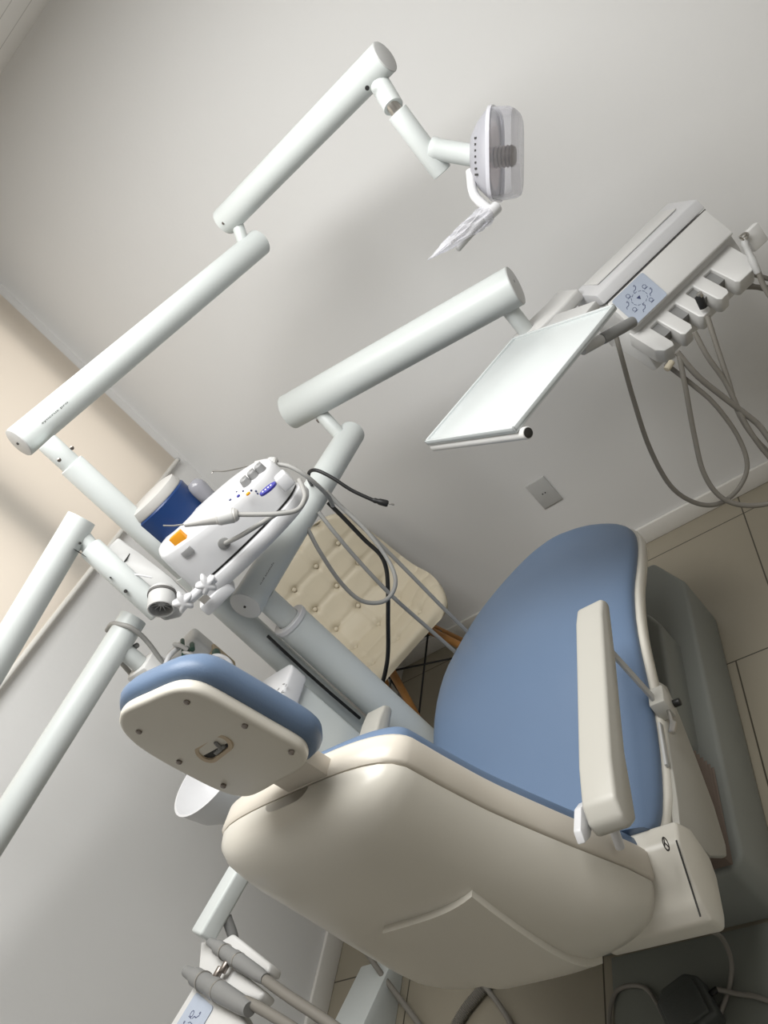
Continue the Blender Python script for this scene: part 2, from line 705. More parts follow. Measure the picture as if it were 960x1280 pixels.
def back_loft(specs, name, material, parent, ang=45):
    mb = MB()
    rings = []
    for grow, dy in specs:
        rings.append([V((x, yf(z) + dy, z)) for x, z in back_outline(grow)])
    mb.loft(rings)
    return mb.build(name, material, parent, ang)


back_loft([(-.012, .001), (.0, .003), (.004, .008), (.004, .045), (.0, .052), (-.012, .054)], 'backrest_rim', 'shell_light', chair)
back_loft([(-.012, .052), (-.012, .066), (-.017, .078), (-.028, .087), (-.048, .093), (-.09, .097)], 'backrest_cushion', 'blue', chair, 70)

# --- headrest
HX = -.838


def hy(z):
    return .640 + (1.27 - z) * .15


def on_head(px, py):
    q = Y(px, py, .65)
    for _ in range(5):
        q = Y(px, py, hy(q.z))
    return q


HO_ = [on_head(*p) for p in ((153, 886), (161, 879), (185, 868), (208, 858), (225, 854), (242, 855), (262, 862), (300, 883), (340, 906), (368, 922), (381, 932), (385, 943), (379, 954),
                             (352, 970), (328, 984), (314, 989), (296, 988), (272, 980), (240, 964), (205, 945), (178, 928), (160, 912), (152, 898))]
HC = V((HX, 0, 1.25))


def head_outline(g):
    p = catmull(HO_ + [HO_[0]], 4)[:-1]
    n = len(p)
    out = []
    for i in range(n):
        t = p[(i + 2) % n] - p[i - 2]
        t.y = 0
        t.normalize()
        nr = V((t.z, 0, -t.x))
        if nr.dot(V((p[i].x, 0, p[i].z)) - HC) < 0:
            nr = -nr
        q = p[i] + nr * g
        out.append((q.x, q.z))
    return out


def head_loft(specs, name, material, parent, ang=50):
    mb = MB()
    mb.loft([[V((x, hy(z) + dy, z)) for x, z in head_outline(g)] for g, dy in specs])
    return mb.build(name, material, parent, ang)


hp = head_loft([(-.0075, -.0115), (-.004, -.0108), (-.001, -.008), (0, -.004), (0, .004), (-.002, .008)], 'headrest_plate', 'shell', chair)
head_loft([(-.002, .008), (.007, .012), (.012, .022), (.0125, .030), (.008, .044), (-.003, .055), (-.025, .063), (-.06, .068)], 'headrest_cushion', 'blue', chair, 80)
for px, py in ((235, 875), (175, 912), (307, 905), (225, 950), (365, 938), (280, 980)):
    q = Y(px, py, .64)
    q = Y(px, py, hy(q.z) - .010)
    MB().lathe(q + V((0, -.0005, 0)), (0, -1, 0), [(0, .0042), (.0042, .0042), (.005, .003)], 14).build('screw', 'metal_dark', hp)
q = Y(268, 933, hy(1.235) - .012)
sl = MB()


def stadium(c, a, b, y, n=10):
    out = []
    for k in range(2 * n):
        t = 2 * PI * k / (2 * n)
        out.append(V((c.x + math.copysign(a - b, math.cos(t)) + b * math.cos(t), y, c.z + b * math.sin(t) + .12 * (math.copysign(a - b, math.cos(t)) + b * math.cos(t)))))
    return out


# a chamfered mounting socket: rim, dark recess, lever inside
sl.loft([stadium(q, .036, .020, q.y + .004), stadium(q, .034, .018, q.y - .004), stadium(q, .028, .0125, q.y - .004), stadium(q, .027, .0115, q.y + .001)], False)
sr = sl.build('socket_rim', 'slot_rim', hp, 40)
MB().loft([stadium(q, .029, .0135, q.y + .003), stadium(q, .029, .0135, q.y - .0015)]).build('socket_recess', 'dark', sr)
MB().box(q + V((-.006, -.005, -.011)), (.024, 0, .004), (0, .004, 0), (-.001, 0, .005), .001).tube(q + V((.010, -.004, -.006)), q + V((.013, -.004, .008)), .003, .001, 12).build('lever', 'grey_plastic', sr)
# bracket joining headrest to the backrest
MB().box((HX - .03, .688, 1.078), (.085, 0, 0), (0, .030, 0), (0, -.012, .075), .004).build('headrest_bracket', 'shell_light', chair)

# --- armrests
def armrest(x, sx, rear):
    w_ = .030
    top = [(rear, .715), (rear + .006, .738), (rear + .03, .756), (rear + .10, .762), (1.20, .758), (1.245, .752), (1.256, .735), (1.25, .722), (1.10, .715), (rear + .14, .712), (rear + .075, .702), (rear + .025, .695)]
    mb = MB()
    mb.prism([V((x - w_, y, z)) for y, z in top], (2 * w_, 0, 0), .010, 3)
    return mb.build('armrest', 'arm', chair, 50)


ra = armrest(-.552, 1, .752)
la = armrest(-1.140, -1, .80)
# white hinge plates carrying the armrests
tab = [X(px, py, -.600) for px, py in ((717, 1012), (722, 1005), (734, 1003), (733, 1030), (729, 1050), (722, 1057), (716, 1040))]
for dx, dy, par in ((0, 0, ra), (-.512, .085, la)):
    mb = MB()
    mb.prism([p + V((dx, dy, 0)) for p in tab], (.014, 0, 0), .003)
    mb.tube(V((-.592 + dx, .79 + dy, .63)), V((-.57 + dx + (.0 if dx == 0 else -.02), .84 + dy, .72)), .008, .002, 14)
    mb.build('hinge_plate', 'white', par, 40)
# support strut of the right armrest, with its clamp on the seat rim
MB().box((-.548, 1.150, .535), (.006, 0, 0), (0, .018, 0), (0, 0, .185), .001).build('strut', 'grey_light', ra)
cl = MB().box((-.556, 1.135, .500), (.034, 0, 0), (0, .045, 0), (0, .006, .046), .005).build('strut_clamp', 'arm', chair)
MB().lathe((-.522, 1.105, .520), (-.3, -1, 0), [(0, .007), (.022, .007), (.024, .005)], 14).tube((-.524, 1.10, .52), (-.53, 1.15, .52), .004, .001, 10).build('clamp_screw', 'metal', cl)
MB().tube((-.524, 1.165, .505), (-.508, 1.165, .505), .008, .002, 14).build('clamp_knob', 'black', cl)

# --- seat side covers, rear yoke, lifting base
yk = MB()
pr = [(.745, .43), (.738, .475), (.752, .505), (.79, .530), (.835, .553), (.872, .552), (.89, .50), (.87, .44), (.84, .425), (.77, .422)]
yk.prism([V((-.735, y, z)) for y, z in pr], (.205, 0, 0), .008, 3)
yoke = yk.build('rear_yoke', 'shell', chair, 45)
# small round emblem and joint line on the yoke
e = X(832, 1055, -.5295)
MB().lathe(e, (1, 0, 0), [(0, .011), (.0008, .011), (.0008, .0085), (0, .0085)], 20, False).box(e + V((0, -.0012, -.008)), (.0008, 0, 0), (0, .0024, 0), (0, 0, .013), 0).box(e + V((0, -.006, .003)), (.0008, 0, 0), (0, .012, 0), (0, 0, .0024), 0).build('emblem', 'ink_black', yoke)
j0, j1 = X(846, 1052, -.5295), X(876, 1146, -.5295)
MB().box(j0 - V((.002, 0, 0)), (.0028, 0, 0), j1 - j0, (0, .003, 0), 0).build('joint_line', 'dark', yoke)
sc = MB()
pr = [(.89, .505), (.95, .50), (1.10, .50), (1.24, .505), (1.255, .47), (1.20, .43), (1.12, .385), (1.04, .345), (.965, .325), (.94, .33), (.90, .40)]
sc.prism([V((-.562, y, z)) for y, z in pr], (.016, 0, 0), .005)
sc.build('side_cover', 'side', chair, 40)
MB().box((-.555, 1.02, .505), (.006, 0, 0), (0, .10, .004), (0, 0, .012), .002).build('rim_clip', 'grey_light', chair)
# under-seat frame
MB().box((-1.06, .86, .40), (.42, 0, 0), (0, .86, 0), (0, 0, .09), .01).build('seat_frame', 'grey_plastic', chair)
# bellows round the lift
bl = MB()
rings = []
for k in range(29):
    z = .185 + .225 * k / 28
    g = .010 if k % 2 else -.004
    o = .03 * (z - .185) / .225
    rings.append([V((x, y, z)) for x, y in ((-1.03 - g, 1.03 - g - o), (-.605 + g, 1.03 - g - o), (-.605 + g, 1.25 + g - o), (-1.03 - g, 1.25 + g - o))])
bl.loft(rings)
bl.build('bellows', 'bellows', chair, 10)
bs = MB()
pr = [(-1.10, 1.01), (-.60, 1.01), (-.575, 1.04), (-.575, 1.93), (-.66, 2.08), (-1.02, 2.08), (-1.10, 1.93)]
bs.prism([V((x, y, .0)) for x, y in pr], (0, 0, .185), .012, 3)
bs.prism([V((x, y, .17)) for x, y in ((-1.04, 1.30), (-.64, 1.30), (-.625, 1.33), (-.625, 1.68), (-.66, 1.75), (-1.02, 1.75), (-1.055, 1.68), (-1.055, 1.33))], (0, 0, .11), .012, 3)
bs.build('base', 'base', chair, 40)

# ============================================================ FLOOR PLATE
fp = MB().box((-1.0, .12, 0), (.95, 0, 0), (0, .885, 0), (0, 0, .006), .002).build('floor_plate', 'plate')
tag(fp, 'greenish grey flat plate on the floor below the dental chair back', 'floor plate')

# foot pedal with cables
fpz = .006
pd = thing('foot_pedal', 'dark grey foot control box lying on the floor plate', 'pedal', Z(865, 1265, .006))
c = Z(868, 1268, .006)
a, b = V((.05, .022, 0)), V((-.02, .05, 0))
pb = MB()
pts = [c - a - b, c + a - b, c + a * 1.0 + b * .6, c + a * .55 + b, c - a * .55 + b, c - a + b * .6]
pb.prism(pts, (0, 0, .045), .008, 3)
body = pb.build('body', 'pedal', pd, 40)
MB().box(c - a * .8 - b * .85 + V((0, 0, .044)), a * 1.6, b * 1.35, (0, 0, .012), .005).build('tread', 'pedal', body)
MB().tube(c + a + V((0, 0, .02)), c + a + a * .35 + V((0, 0, .02)), .006, .002, 12).build('cable_strain_relief', 'black', pd)
MB().sweep([c + a * 1.3 + V((0, 0, .02)), Z(925, 1243, .012), Z(945, 1246, .012), Z(985, 1262, .012), Z(1040, 1300, .012)], .005).build('cable', 'hose', pd)
MB().sweep([c - a + V((0, 0, .02)), Z(812, 1240, .014), Z(792, 1232, .012), Z(772, 1238, .011), Z(763, 1260, .011), Z(763, 1290, .011), Z(775, 1330, .011)], .005).build('cable', 'hose', pd)
MB().sweep([V((-.60, .895, .30)), Z(885, 1158, .20), Z(902, 1172, .10), Z(914, 1200, .03), Z(912, 1232, .012), Z(902, 1262, .012), Z(890, 1300, .012)], .005).build('cable', 'hose', pd)

# ===================================================== WATER UNIT + SPITTOON
wu = thing('water_unit', 'pale grey spittoon unit with white bowl standing left of the dental chair', 'dental unit', (-1.38, 1.08, 0))
UX, UY = -1.205, 1.255
MB().box((-1.50, 1.10, .04), (UX + 1.50 - .012, 0, 0), (0, UY - 1.10 - .012, 0), (0, 0, .885), .025, 4).build('body', 'tube', wu, 40)
MB().box((-1.47, 1.13, 0), (.23, 0, 0), (0, .09, 0), (0, 0, .05), .004).build('plinth', 'frame_dark', wu)
tc = MB()
tc.prism([V((x, y, .915)) for x, y in ((-1.51, 1.05), (UX, 1.05), (UX, UY - .03), (UX - .004, UY - .012), (UX - .018, UY), (UX - .10, UY - .004), (UX - .20, UY - .03), (UX - .28, UY - .075), (-1.52, UY - .13))], (0, 0, .052), .008, 3)
tcp = tc.build('top_cover', 'white', wu, 40)
# small printed emblem on the top cover
q = Z(352, 861, .9675)
em = MB()
for k in range(5):
    t = k / 5 * 2 * PI
    em.box(q + V((.012 * math.cos(t), .012 * math.sin(t), 0)), V((-.5 * math.sin(t), .5 * math.cos(t), 0)) * .014, V((math.cos(t), math.sin(t), 0)) * .003, (0, 0, .0006), 0)
em.build('emblem', 'label_grey', tcp)
# bowl
bc = Z(264, 966, .985)
prof = [(-.125, .03), (-.10, .075), (-.06, .105), (0, .122), (.004, .124), (.004, .118), (-.02, .108), (-.07, .078), (-.095, .03), (-.10, .006)]
bowl = MB().lathe(bc, (0, 0, 1), [(a_ * .9, b_ * .84) for a_, b_ in prof], 40).build('bowl', 'white', wu, 60)
MB().sweep([bc + V((0, 0, -.11)), bc + V((0, .05, -.14)), bc + V((.02, .16, -.15))], .03, 16, 6).build('bowl_support', 'white_warm', wu)
MB().sphere(bc + V((0, 0, -.096)), .014, (1, 1, .4)).build('drain_cap', 'grey_light', bowl)
# faucet block behind the bowl with its taps and spouts
k0 = P(228, 815, 1.86)
fa = MB()
fx, fy = V((.85, .53, 0)), V((-.53, .85, 0))
fa.box(k0 - fx * .045 - fy * .03 + V((0, 0, -.12)), fx * .10, fy * .075, (0, 0, .135), .012, 3)
fbk = fa.build('faucet_block', 'grey_light', wu, 40)
MB().box(P(262, 822, 1.84) - fx * .03 + V((0, 0, -.07)), fx * .05, fy * .05, (0, 0, .075), .005).build('valve_box', 'brown', fbk)
for px, py, r in ((270, 815, .010), (277, 822, .008), (232, 812, .010), (238, 822, .007), (240, 805, .006), (228, 800, .005)):
    p_ = P(px, py, 1.795)
    MB().tube(p_, p_ + V((.02, -.03, .0)), r, .002, 12).build('valve', 'circuit', fbk)
for px, py, r in ((233, 818, .004), (246, 826, .004), (222, 808, .005)):
    p_ = P(px, py, 1.78)
    MB().sweep([p_, p_ + V((.01, -.01, .012)), p_ + V((.022, -.012, .002)), p_ + V((.026, -.012, -.015))], r, 8, 4).build('fitting', 'hose_light', fbk)
for pts in ([P(228, 806, 1.79), P(212, 820, 1.77), P(204, 838, 1.75), P(192, 846, 1.73), P(181, 846, 1.72), P(178, 850, 1.72)],
            [P(262, 832, 1.78), P(264, 823, 1.77), P(272, 820, 1.76), P(283, 824, 1.76), P(289, 833, 1.76), P(290, 850, 1.77)]):
    MB().sweep(pts, .006, 12, 6).build('spout', 'white', fbk)
# pillar carrying the delivery arm
PX, PY_ = -1.213, 1.352
top = V((PX, PY_, 1.065))
pil = MB().lathe((PX, PY_, 0), (0, 0, 1), [(0, .07), (.02, .07), (.03, .045), (1.0, .045), (1.012, .0445), (1.012, .039)], 36).build('pillar', 'tube', wu, 35)
MB().lathe((PX, PY_, 1.008), (0, 0, 1), [(0, .047), (.010, .047), (.012, .045), (.012, .030), (.006, .030)], 36, False).build('rim_ring', 'white', pil)
MB().sweep([V((PX - .045, PY_ - .042, z)) + V((0, -.004 * math.sin(z * 9), 0)) for z in (1.03, .98, .93, .88, .80, .70)], .004, 8).build('cable', 'black', pil)
# lit foot of the unit near the left wall
ft = MB()
ft.prism([V((-1.675, .80, .0)), V((-1.675, .80, .155)), V((-1.675, 1.118, .049)), V((-1.675, 1.118, 0))], (-.13, 0, 0), .004)
tag(ft.build('floor_duct', 'tube'), 'low white wedge shaped duct on the floor beside the left baseboard', 'duct')

# ============================================================ OPERATING LIGHT
ol = thing('operating_light', 'jointed dental operating light with clear lamp cover on white tube arms', 'dental light', (-1.30, 1.335, .9))
LT, LB = V((-1.289, 1.333, 1.69)), V((-1.325, 1.337, .10))
post = MB()
post.tube(LT + (LB - LT) * .262, LB, .0335, .002)
post.tube(LT + (LB - LT) * .043, LT + (LB - LT) * .268, .0292, .003)
post.tube(LT, LT + (LB - LT) * .06, .0235, .003)
post.build('post', 'tube', ol, 35)
for px, py in ((74, 575), (90, 560)):
    p_ = P(px, py, 1.66)
    MB().lathe(p_, (EYE - p_), [(-.006, .0045), (.003, .0045), (.004, .003)], 10).build('set_screw', 'metal_dark', ol)


def arm_level(p0, p1, z):
    return V((p0.x, p0.y, z)), V((p1.x, p1.y, z))


A0, A1 = P(24, 553, 1.705), P(324, 303, 2.157)
R1 = .0362
la_ = MB().round_tube(A0, A1, R1, .10, 36, .75).build('lower_arm', 'tube', ol, 50)
ad = (A1 - A0).normalized()
MB().lathe(A0 + ad * .001, -ad, [(0, R1 * .985), (.003, R1 * .97), (.0045, R1 * .9)], 32).build('end_cap', 'tube_cap', la_)
MB().lathe(A0 - ad * .003 + V((0, 0, -.0)), -ad, [(0, .003), (.003, .003)], 10).build('cap_screw', 'dark', la_)
# lettering on the arm: runs along the tube, on its camera side
tp = P(63, 524, 1.66)
lettering('syncrus pro', .0165, tp, ad, V((0, 0, 1)), la_, wrap=(A0, ad, R1))
B0, B1 = P(281, 277, 2.135), P(481, 71, 1.735)
R2 = .0370
ua = MB().round_tube(B0, B1, R2, .5, 36, .08).build('upper_arm', 'tube', ol, 50)
bd = (B1 - B0).normalized()
MB().lathe(B1 - bd * .001, bd, [(0, R2 * .985), (.003, R2 * .97), (.0045, R2 * .9)], 32).build('end_cap', 'tube_cap', ua)
# joint pin between the arms
jp = A1 - ad * .045
jq = B0 + bd * .03
MB().tube((jp.x, jp.y, jp.z + .02), (jq.x, jq.y, jq.z - .02), .0165, .002).build('joint_pin', 'tube', ol)
p_ = P(279, 279, 2.10)
MB().lathe(p_, EYE - p_, [(-.004, .004), (.004, .004)], 10).build('set_screw', 'metal_dark', ua)
p_ = P(459, 110, 1.73)
MB().lathe(p_, EYE - p_, [(-.01, .0052), (.004, .0052), (.005, .004)], 12).build('set_screw', 'black', ua)
# drop sleeve and drop tube
d0 = B1 - bd * .045
D0 = V((d0.x, d0.y, d0.z - .02))
D1 = P(492, 134, 1.745)
D2 = P(553, 216, 1.80)
MB().tube(D0, D1, .0235, .002).build('drop_sleeve', 'tube', ol)
MB().tube(D1 - (D2 - D1).normalized() * .02, D1 + (D2 - D1) * .1, .015, .001).build('drop_pin', 'metal', ol)
MB().tube(D1 + (D2 - D1).normalized() * .012, D2, .0245, .003).build('drop_tube', 'tube', ol)
# neck from the drop tube to the head
N0, N1 = P(540, 186, 1.775), P(596, 195, 1.745)
MB().lathe(N0, N1 - N0, [(0, .0255), (.012, .0255), (.016, .0235), ((N1 - N0).length - .01, .0235), ((N1 - N0).length, .021)], 28).build('neck', 'tube', ol)
# lamp head : axis F points where it shines
F = V((.82, -.13, -.55)).normalized()
HO = P(606, 198, 1.735)
hu = V((-.065, .95, -.29))
hu = (hu - F * hu.dot(F)).normalized()
hv = hu.cross(F).normalized()


def headring(t, a, b, p=2.6, n=40, sh=0.):
    return [HO + F * t + hu * (a * 1.06 * x) + hv * (b * 1.13 * y + sh - .004) for x, y in rrect(n, p)]


sh_ = MB().loft([headring(-.030, .018, .018), headring(-.024, .040, .042), headring(-.008, .060, .062, 3), headring(.010, .073, .077, 3.4), headring(.022, .077, .081, 3.8),
                 headring(.022, .073, .077, 3.8), headring(.010, .069, .073, 3.4), headring(-.006, .056, .058, 3), headring(-.02, .036, .038)]).build('lamp_housing', 'lamp_grey', ol, 50)
vt = MB()
for k in range(7):
    t = -.6 + k * .2
    o = HO + F * (-.008) - hu * .0625 + hv * (t * .06)
    vt.box(o, F * .014, hv * .004, -hu * .004, 0)
vt.build('vent', 'dark', sh_)
MB().loft([headring(.022, .060, .062, 2.2), headring(.010, .048, .052, 2.2), headring(-.002, .030, .034, 2.2), headring(-.006, .006, .008, 2.2)], False).build('reflector', 'reflector', ol, 60)
# bulb shield: ribbed metal can
rb_ = MB()
rb_.lathe(HO + F * .0, F, [(0, .010), (.02, .010), (.02, .022)] + [(.022 + .0042 * k, .0235 if k % 2 else .0205) for k in range(11)] + [(.068, .018)], 28)
rb_.build('bulb_shield', 'metal_dark', ol, 20)
cv = MB()
cv.loft([headring(.022, .077, .081, 4), headring(.030, .078, .082, 4), headring(.062, .075, .079, 5), headring(.072, .071, .075, 5), headring(.075, .064, .068, 5)])
cov = cv.build('clear_cover', 'clear', ol, 30)
ce = MB()
ce.loft([headring(.020, .0775, .0815, 4), headring(.020, .081, .085, 4), headring(.028, .081, .085, 4), headring(.028, .0775, .0815, 4), headring(.020, .0775, .0815, 4)], False)
ce.build('cover_edge', 'clear_edge', cov, 30)
# yoke and handle wrapped in film
H0, H1, H2 = P(588, 214, 1.73), P(593, 244, 1.715), P(614, 264, 1.70)
MB().sweep([H0, H1, H2], .0105, 14, 6).build('yoke', 'white', ol)
MB().tube(P(622, 258, 1.70), P(603, 276, 1.69), .0135, .003).build('handle_joint', 'white', ol)
hd = MB().tube(P(606, 272, 1.69), P(572, 312, 1.665), .0085, .003, 18, .0065).build('handle', 'grey_light', ol)
fl = MB()
rings = []
a_, b_ = P(610, 267, 1.69), P(538, 323, 1.645)
u_, v_, w_ = frame(b_ - a_)
for k in range(26):
    t = k / 25
    p_ = a_ + (b_ - a_) * t
    R_ = interp(t, [0, .15, .5, .8, 1], [.018, .020, .020, .020, .015])
    fz = interp(t, [0, .6, 1], [1, .6, .07])
    rings.append([p_ + u_ * (R_ * math.cos(2 * PI * j / 24)) * (1 + .18 * math.sin(3 * j + 9 * t)) + v_ * (R_ * fz * math.sin(2 * PI * j / 24)) * (1 + .22 * math.sin(2 * j + 17 * t)) for j in range(24)])
fl.loft(rings, False)
fl.build('plastic_film', 'film', hd, 20)

# ============================================================ DELIVERY UNIT
du = thing('delivery_unit', 'white delivery unit on jointed arms with instrument head and flat tray', 'dental unit', (PX, PY_, 1.0))
K0, K1 = P(307, 757, 1.815), P(440, 541, 2.36)
R3 = .0395
dl = MB().round_tube(K0, K1, R3, .06, 36, .8).build('lower_arm', 'tube', du, 50)
kd = (K1 - K0).normalized()
MB().lathe(K0 + kd * .001, -kd, [(0, R3 * .985), (.003, R3 * .97), (.0045, R3 * .88)], 32).build('end_cap', 'tube_cap', dl)
MB().lathe(K0 - kd * .003, -kd, [(0, .003), (.003, .003)], 10).build('cap_screw', 'dark', dl)
lettering('syncrus pro', .0165, P(356, 683, 1.83), -kd, V((0, 0, -1)), dl, wrap=(K0, kd, R3))
MB().tube((PX, PY_, .98), (PX, PY_, 1.10), .029, .002).build('swivel', 'tube', du)
U0, U1 = P(362, 515, 2.36), P(644, 357, 2.02)
R4 = .0535
ua = MB().round_tube(U0, U1, R4, .45, 40, .05).build('upper_arm', 'tube', du, 50)
ud = (U1 - U0).normalized()
MB().lathe(U1 - ud * .001, ud, [(0, R4 * .985), (.003, R4 * .97), (.0045, R4 * .9)], 36).build('end_cap', 'tube_cap', ua)
MB().lathe(U1 + ud * .003 + V((0, 0, .012)), ud, [(0, .004), (.003, .004)], 10).build('cap_screw', 'label_grey', ua)
q0 = K1 - kd * .05
q1 = U0 + ud * .075
MB().tube((q0.x, q0.y, q0.z + .02), (q1.x, q1.y, q1.z - .03), .0205, .002).build('joint_pin', 'tube', du)
MB().box(V((q1.x - .012, q1.y - .03, q1.z - .064)), (.02, 0, 0), (0, .03, 0), (0, 0, .012), .002).build('pin_stop', 'metal_dark', ua)
# head frame
hu_ = V((.86, .51, 0)).normalized()
hn = V((.51, -.86, 0)).normalized()
HD = 1.97
O = P(755, 375, HD)
S_ = HD / 1.9


def hp_(u, n_, z):
    return O + (hu_ * u + hn * n_ + V((0, 0, z))) * S_


def hprism(mb, prof, u0, u1, bev=.004, seg=2):
    mb.prism([hp_(u0, a_, b_) for a_, b_ in prof], hu_ * ((u1 - u0) * S_), bev, seg)
    return mb


e0 = U1 - ud * .05
pin_b = Z(652, 415, 1.10)
MB().tube((e0.x, e0.y, e0.z - .03), (e0.x, e0.y, e0.z - .125), .022, .002).build('drop_pin', 'tube', du)
# mounting plate under the upper arm, reaching to the head
mp = MB()
f0 = V((e0.x, e0.y, e0.z - .155))
mp.prism([f0 + hu_ * a_ + hn * b_ for a_, b_ in ((-.045, -.02), (-.035, -.05), (0, -.055), (.10, -.05), (.16, -.06), (.16, .05), (.10, .065), (.02, .06), (-.035, .04))], (0, 0, .034), .008, 3)
mp.build('mounting_plate', 'white_warm', du, 40)
hb = MB()
hprism(hb, [(-.150, -.02), (-.142, .020), (-.128, .026), (-.012, .019), (-.001, -.009), (-.02, -.014), (-.15, -.02)][:-1], -.005, .334, .004)
lid = hb.build('lid', 'white', du, 40)
MB().box(hp_(.03, -.125, .0225), hu_ * (.27 * S_), -hn * (-.075 * S_), (0, 0, .004), .0015).build('lid_inlay', 'white_warm', lid)
hb = MB()
hprism(hb, [(-.145, -.03), (-.02, -.018), (.0, -.012), (.045, -.088), (.040, -.094), (.018, -.096), (-.01, -.10), (-.145, -.16)], 0, .331, .004)
hprism(hb, [(-.145, -.15), (-.02, -.095), (.018, -.095), (.02, -.14), (.005, -.228), (-.02, -.237), (-.06, -.20)], .0, .34, .006)
head = hb.build('head_body', 'white_warm', du, 40)
MB().box(hp_(.0, -.002, -.0145), hu_ * (.331 * S_), hn * .002, (0, 0, .003), 0).build('seam_line', 'frame_dark', head)
# key pad on the slanted front
fd = (hn * .045 + V((0, 0, -.076))).normalized()
fnrm = hu_.cross(fd).normalized()
if fnrm.dot(EYE - O) < 0:
    fnrm = -fnrm
k_o = hp_(.010, .0022, -.0155)


def keypad(o, right, down, nrm, w_, h_, par):
    mb = MB()
    rr = .007
    pts = []
    for cx_, cy_, a0 in ((w_ - rr, rr, -PI / 2), (w_ - rr, h_ - rr, 0), (rr, h_ - rr, PI / 2), (rr, rr, PI)):
        for k in range(6):
            t = a0 + PI / 2 * k / 5
            pts.append(o + right * (cx_ + rr * math.cos(t)) + down * (cy_ + rr * math.sin(t)))
    mb.prism(pts, nrm * .0012, 0)
    kp = mb.build('keypad', 'keypad', par, 30)
    ic = MB()

    def bar(u, v, du_, dv_, t=.0011):
        d = V((du_, dv_, 0))
        L = d.length
        a_ = (right * du_ + down * dv_)
        b_ = (right * -dv_ + down * du_) / L * t
        ic.box(o + right * u + down * v + nrm * .0012 - b_ / 2, a_, b_, nrm * .0004, 0)

    def circ(u, v, r):
        for k in range(10):
            t = 2 * PI * k / 10
            bar(u + r * math.cos(t), v + r * math.sin(t), r * .63 * -math.sin(t), r * .63 * math.cos(t))
    cx_, cy_ = w_ / 2, h_ / 2
    # central arrow mark
    for k in range(5):
        bar(cx_ - .005 + k * .001, cy_ - .004 + k * .0018, .010 - k * .002, .0, .0018)
    # ring of chair-position symbols: reclining figures, arrows, droplets
    for k in range(8):
        t = 2 * PI * k / 8 + .3
        u, v = cx_ + w_ * .31 * math.cos(t), cy_ + h_ * .31 * math.sin(t)
        if k % 2:
            circ(u, v, .0045)
            bar(u - .006, v + .006, .012, 0)
        else:
            bar(u - .007, v + .003, .007, 0, .0015); bar(u, v + .003, .006, -.006, .0015); bar(u - .007, v + .003, -.003, .005, .0013)
            circ(u + .004, v - .006, .0016)
    for k in range(12):
        t = 2 * PI * k / 12
        bar(cx_ + w_ * .19 * math.cos(t), cy_ + h_ * .19 * math.sin(t), -.007 * math.sin(t), .007 * math.cos(t))
    ic.build('key_symbol', 'ink', kp)
    return kp


keypad(k_o + fnrm * .0005, hu_, fd, fnrm, .108, .086, head)
# instrument holder: slanted comb with four slots
hw_dir = (hn * .80 + V((0, 0, -.60))).normalized()
hnr = hu_.cross(hw_dir).normalized()
if hnr.z < 0:
    hnr = -hnr
Q = hp_(-.004, .006, -.104)
slots = [.060, .120, .180, .240]
pts = [(.0, .0)]
L_, wS = .112, .0125
pts += [(.0, .085), (.012, .105)]
for i, s0 in enumerate(slots):
    c0 = s0 - .005
    pts += [(c0 - wS - .006, L_), (c0 - wS, L_ - .010), (c0 - wS, .030), (c0 + wS, .030), (c0 + wS, L_ - .010), (c0 + wS + .006, L_)]
pts += [(.300, L_), (.320, .090), (.325, .0)]
hm = MB()
hm.prism([Q + (hu_ * a_ + hw_dir * b_) * S_ for a_, b_ in pts], -hnr * .055, .004)
holder = hm.build('instrument_holder', 'white_warm', du, 40)
bm_ = MB()
for s0 in slots:
    bm_.box(Q + (hu_ * (s0 - .005 - wS) + hw_dir * .026) * S_ - hnr * .012, hu_ * (2 * wS * S_), hw_dir * (.045 * S_), -hnr * .03, 0)
bm_.build('slot_back', 'grey_plastic', holder)
# side hook on the far right of the holder
MB().box(hp_(.335, .055, -.155), hu_ * .045, hn * .018, (0, 0, .055), .004).build('side_hook', 'white_warm', holder)
# grey handle rods at the left of the head
g0, g1 = P(792, 402, 1.86), P(727, 438, 1.80)
MB().tube(g0, g0 + (g1 - g0) * .62, .0135, .003).build('handle', 'grey_plastic', du)
MB().tube(g0 + (g1 - g0) * .62, g1, .0128, .003).build('handle', 'grey_light', du)
# tray
T_ = [Z(530, 552, 1.115), Z(641, 535, 1.115), Z(772, 378, 1.115), Z(655, 424, 1.115)]
tu = (T_[1] - T_[0]).normalized()
tv = V((-tu.y, tu.x, 0))
TL, TW = .365, (T_[1] - T_[0]).length
TO = T_[0]
rim = MB()
rr = .012
def tr(a_, b_, z=0):
    return TO + tu * a_ + tv * b_ + V((0, 0, z))
tb = MB()
tb.prism([tr(a_, b_, -.014) for a_, b_ in ((0, 0), (TW, 0), (TW, TL), (0, TL))], (0, 0, .009), .002)
for a0, b0, a1, b1 in ((0, 0, TW, .006), (0, TL - .006, TW, TL), (0, 0, .006, TL), (TW - .006, 0, TW, TL)):
    tb.box(tr(a0, b0, -.012), tu * (a1 - a0), tv * (b1 - b0), (0, 0, .0125), .0015)
tray = tb.build('tray', 'tray', du, 40)
MB().tube(tr(.0, .012, -.026), tr(TW + .012, .012, -.026), .0125, .002).build('tray_rail', 'white_warm', tray)
MB().tube(tr(TW + .0115, .012, -.026), tr(TW + .0135, .012, -.026), .0105, .001).build('rail_end', 'dark', tray)
MB().box(tr(TW * .25, TL * .45, -.034), tu * (TW * .4), tv * (TL * .75), (0, 0, .02), .004).build('tray_bracket', 'grey_light', tray)

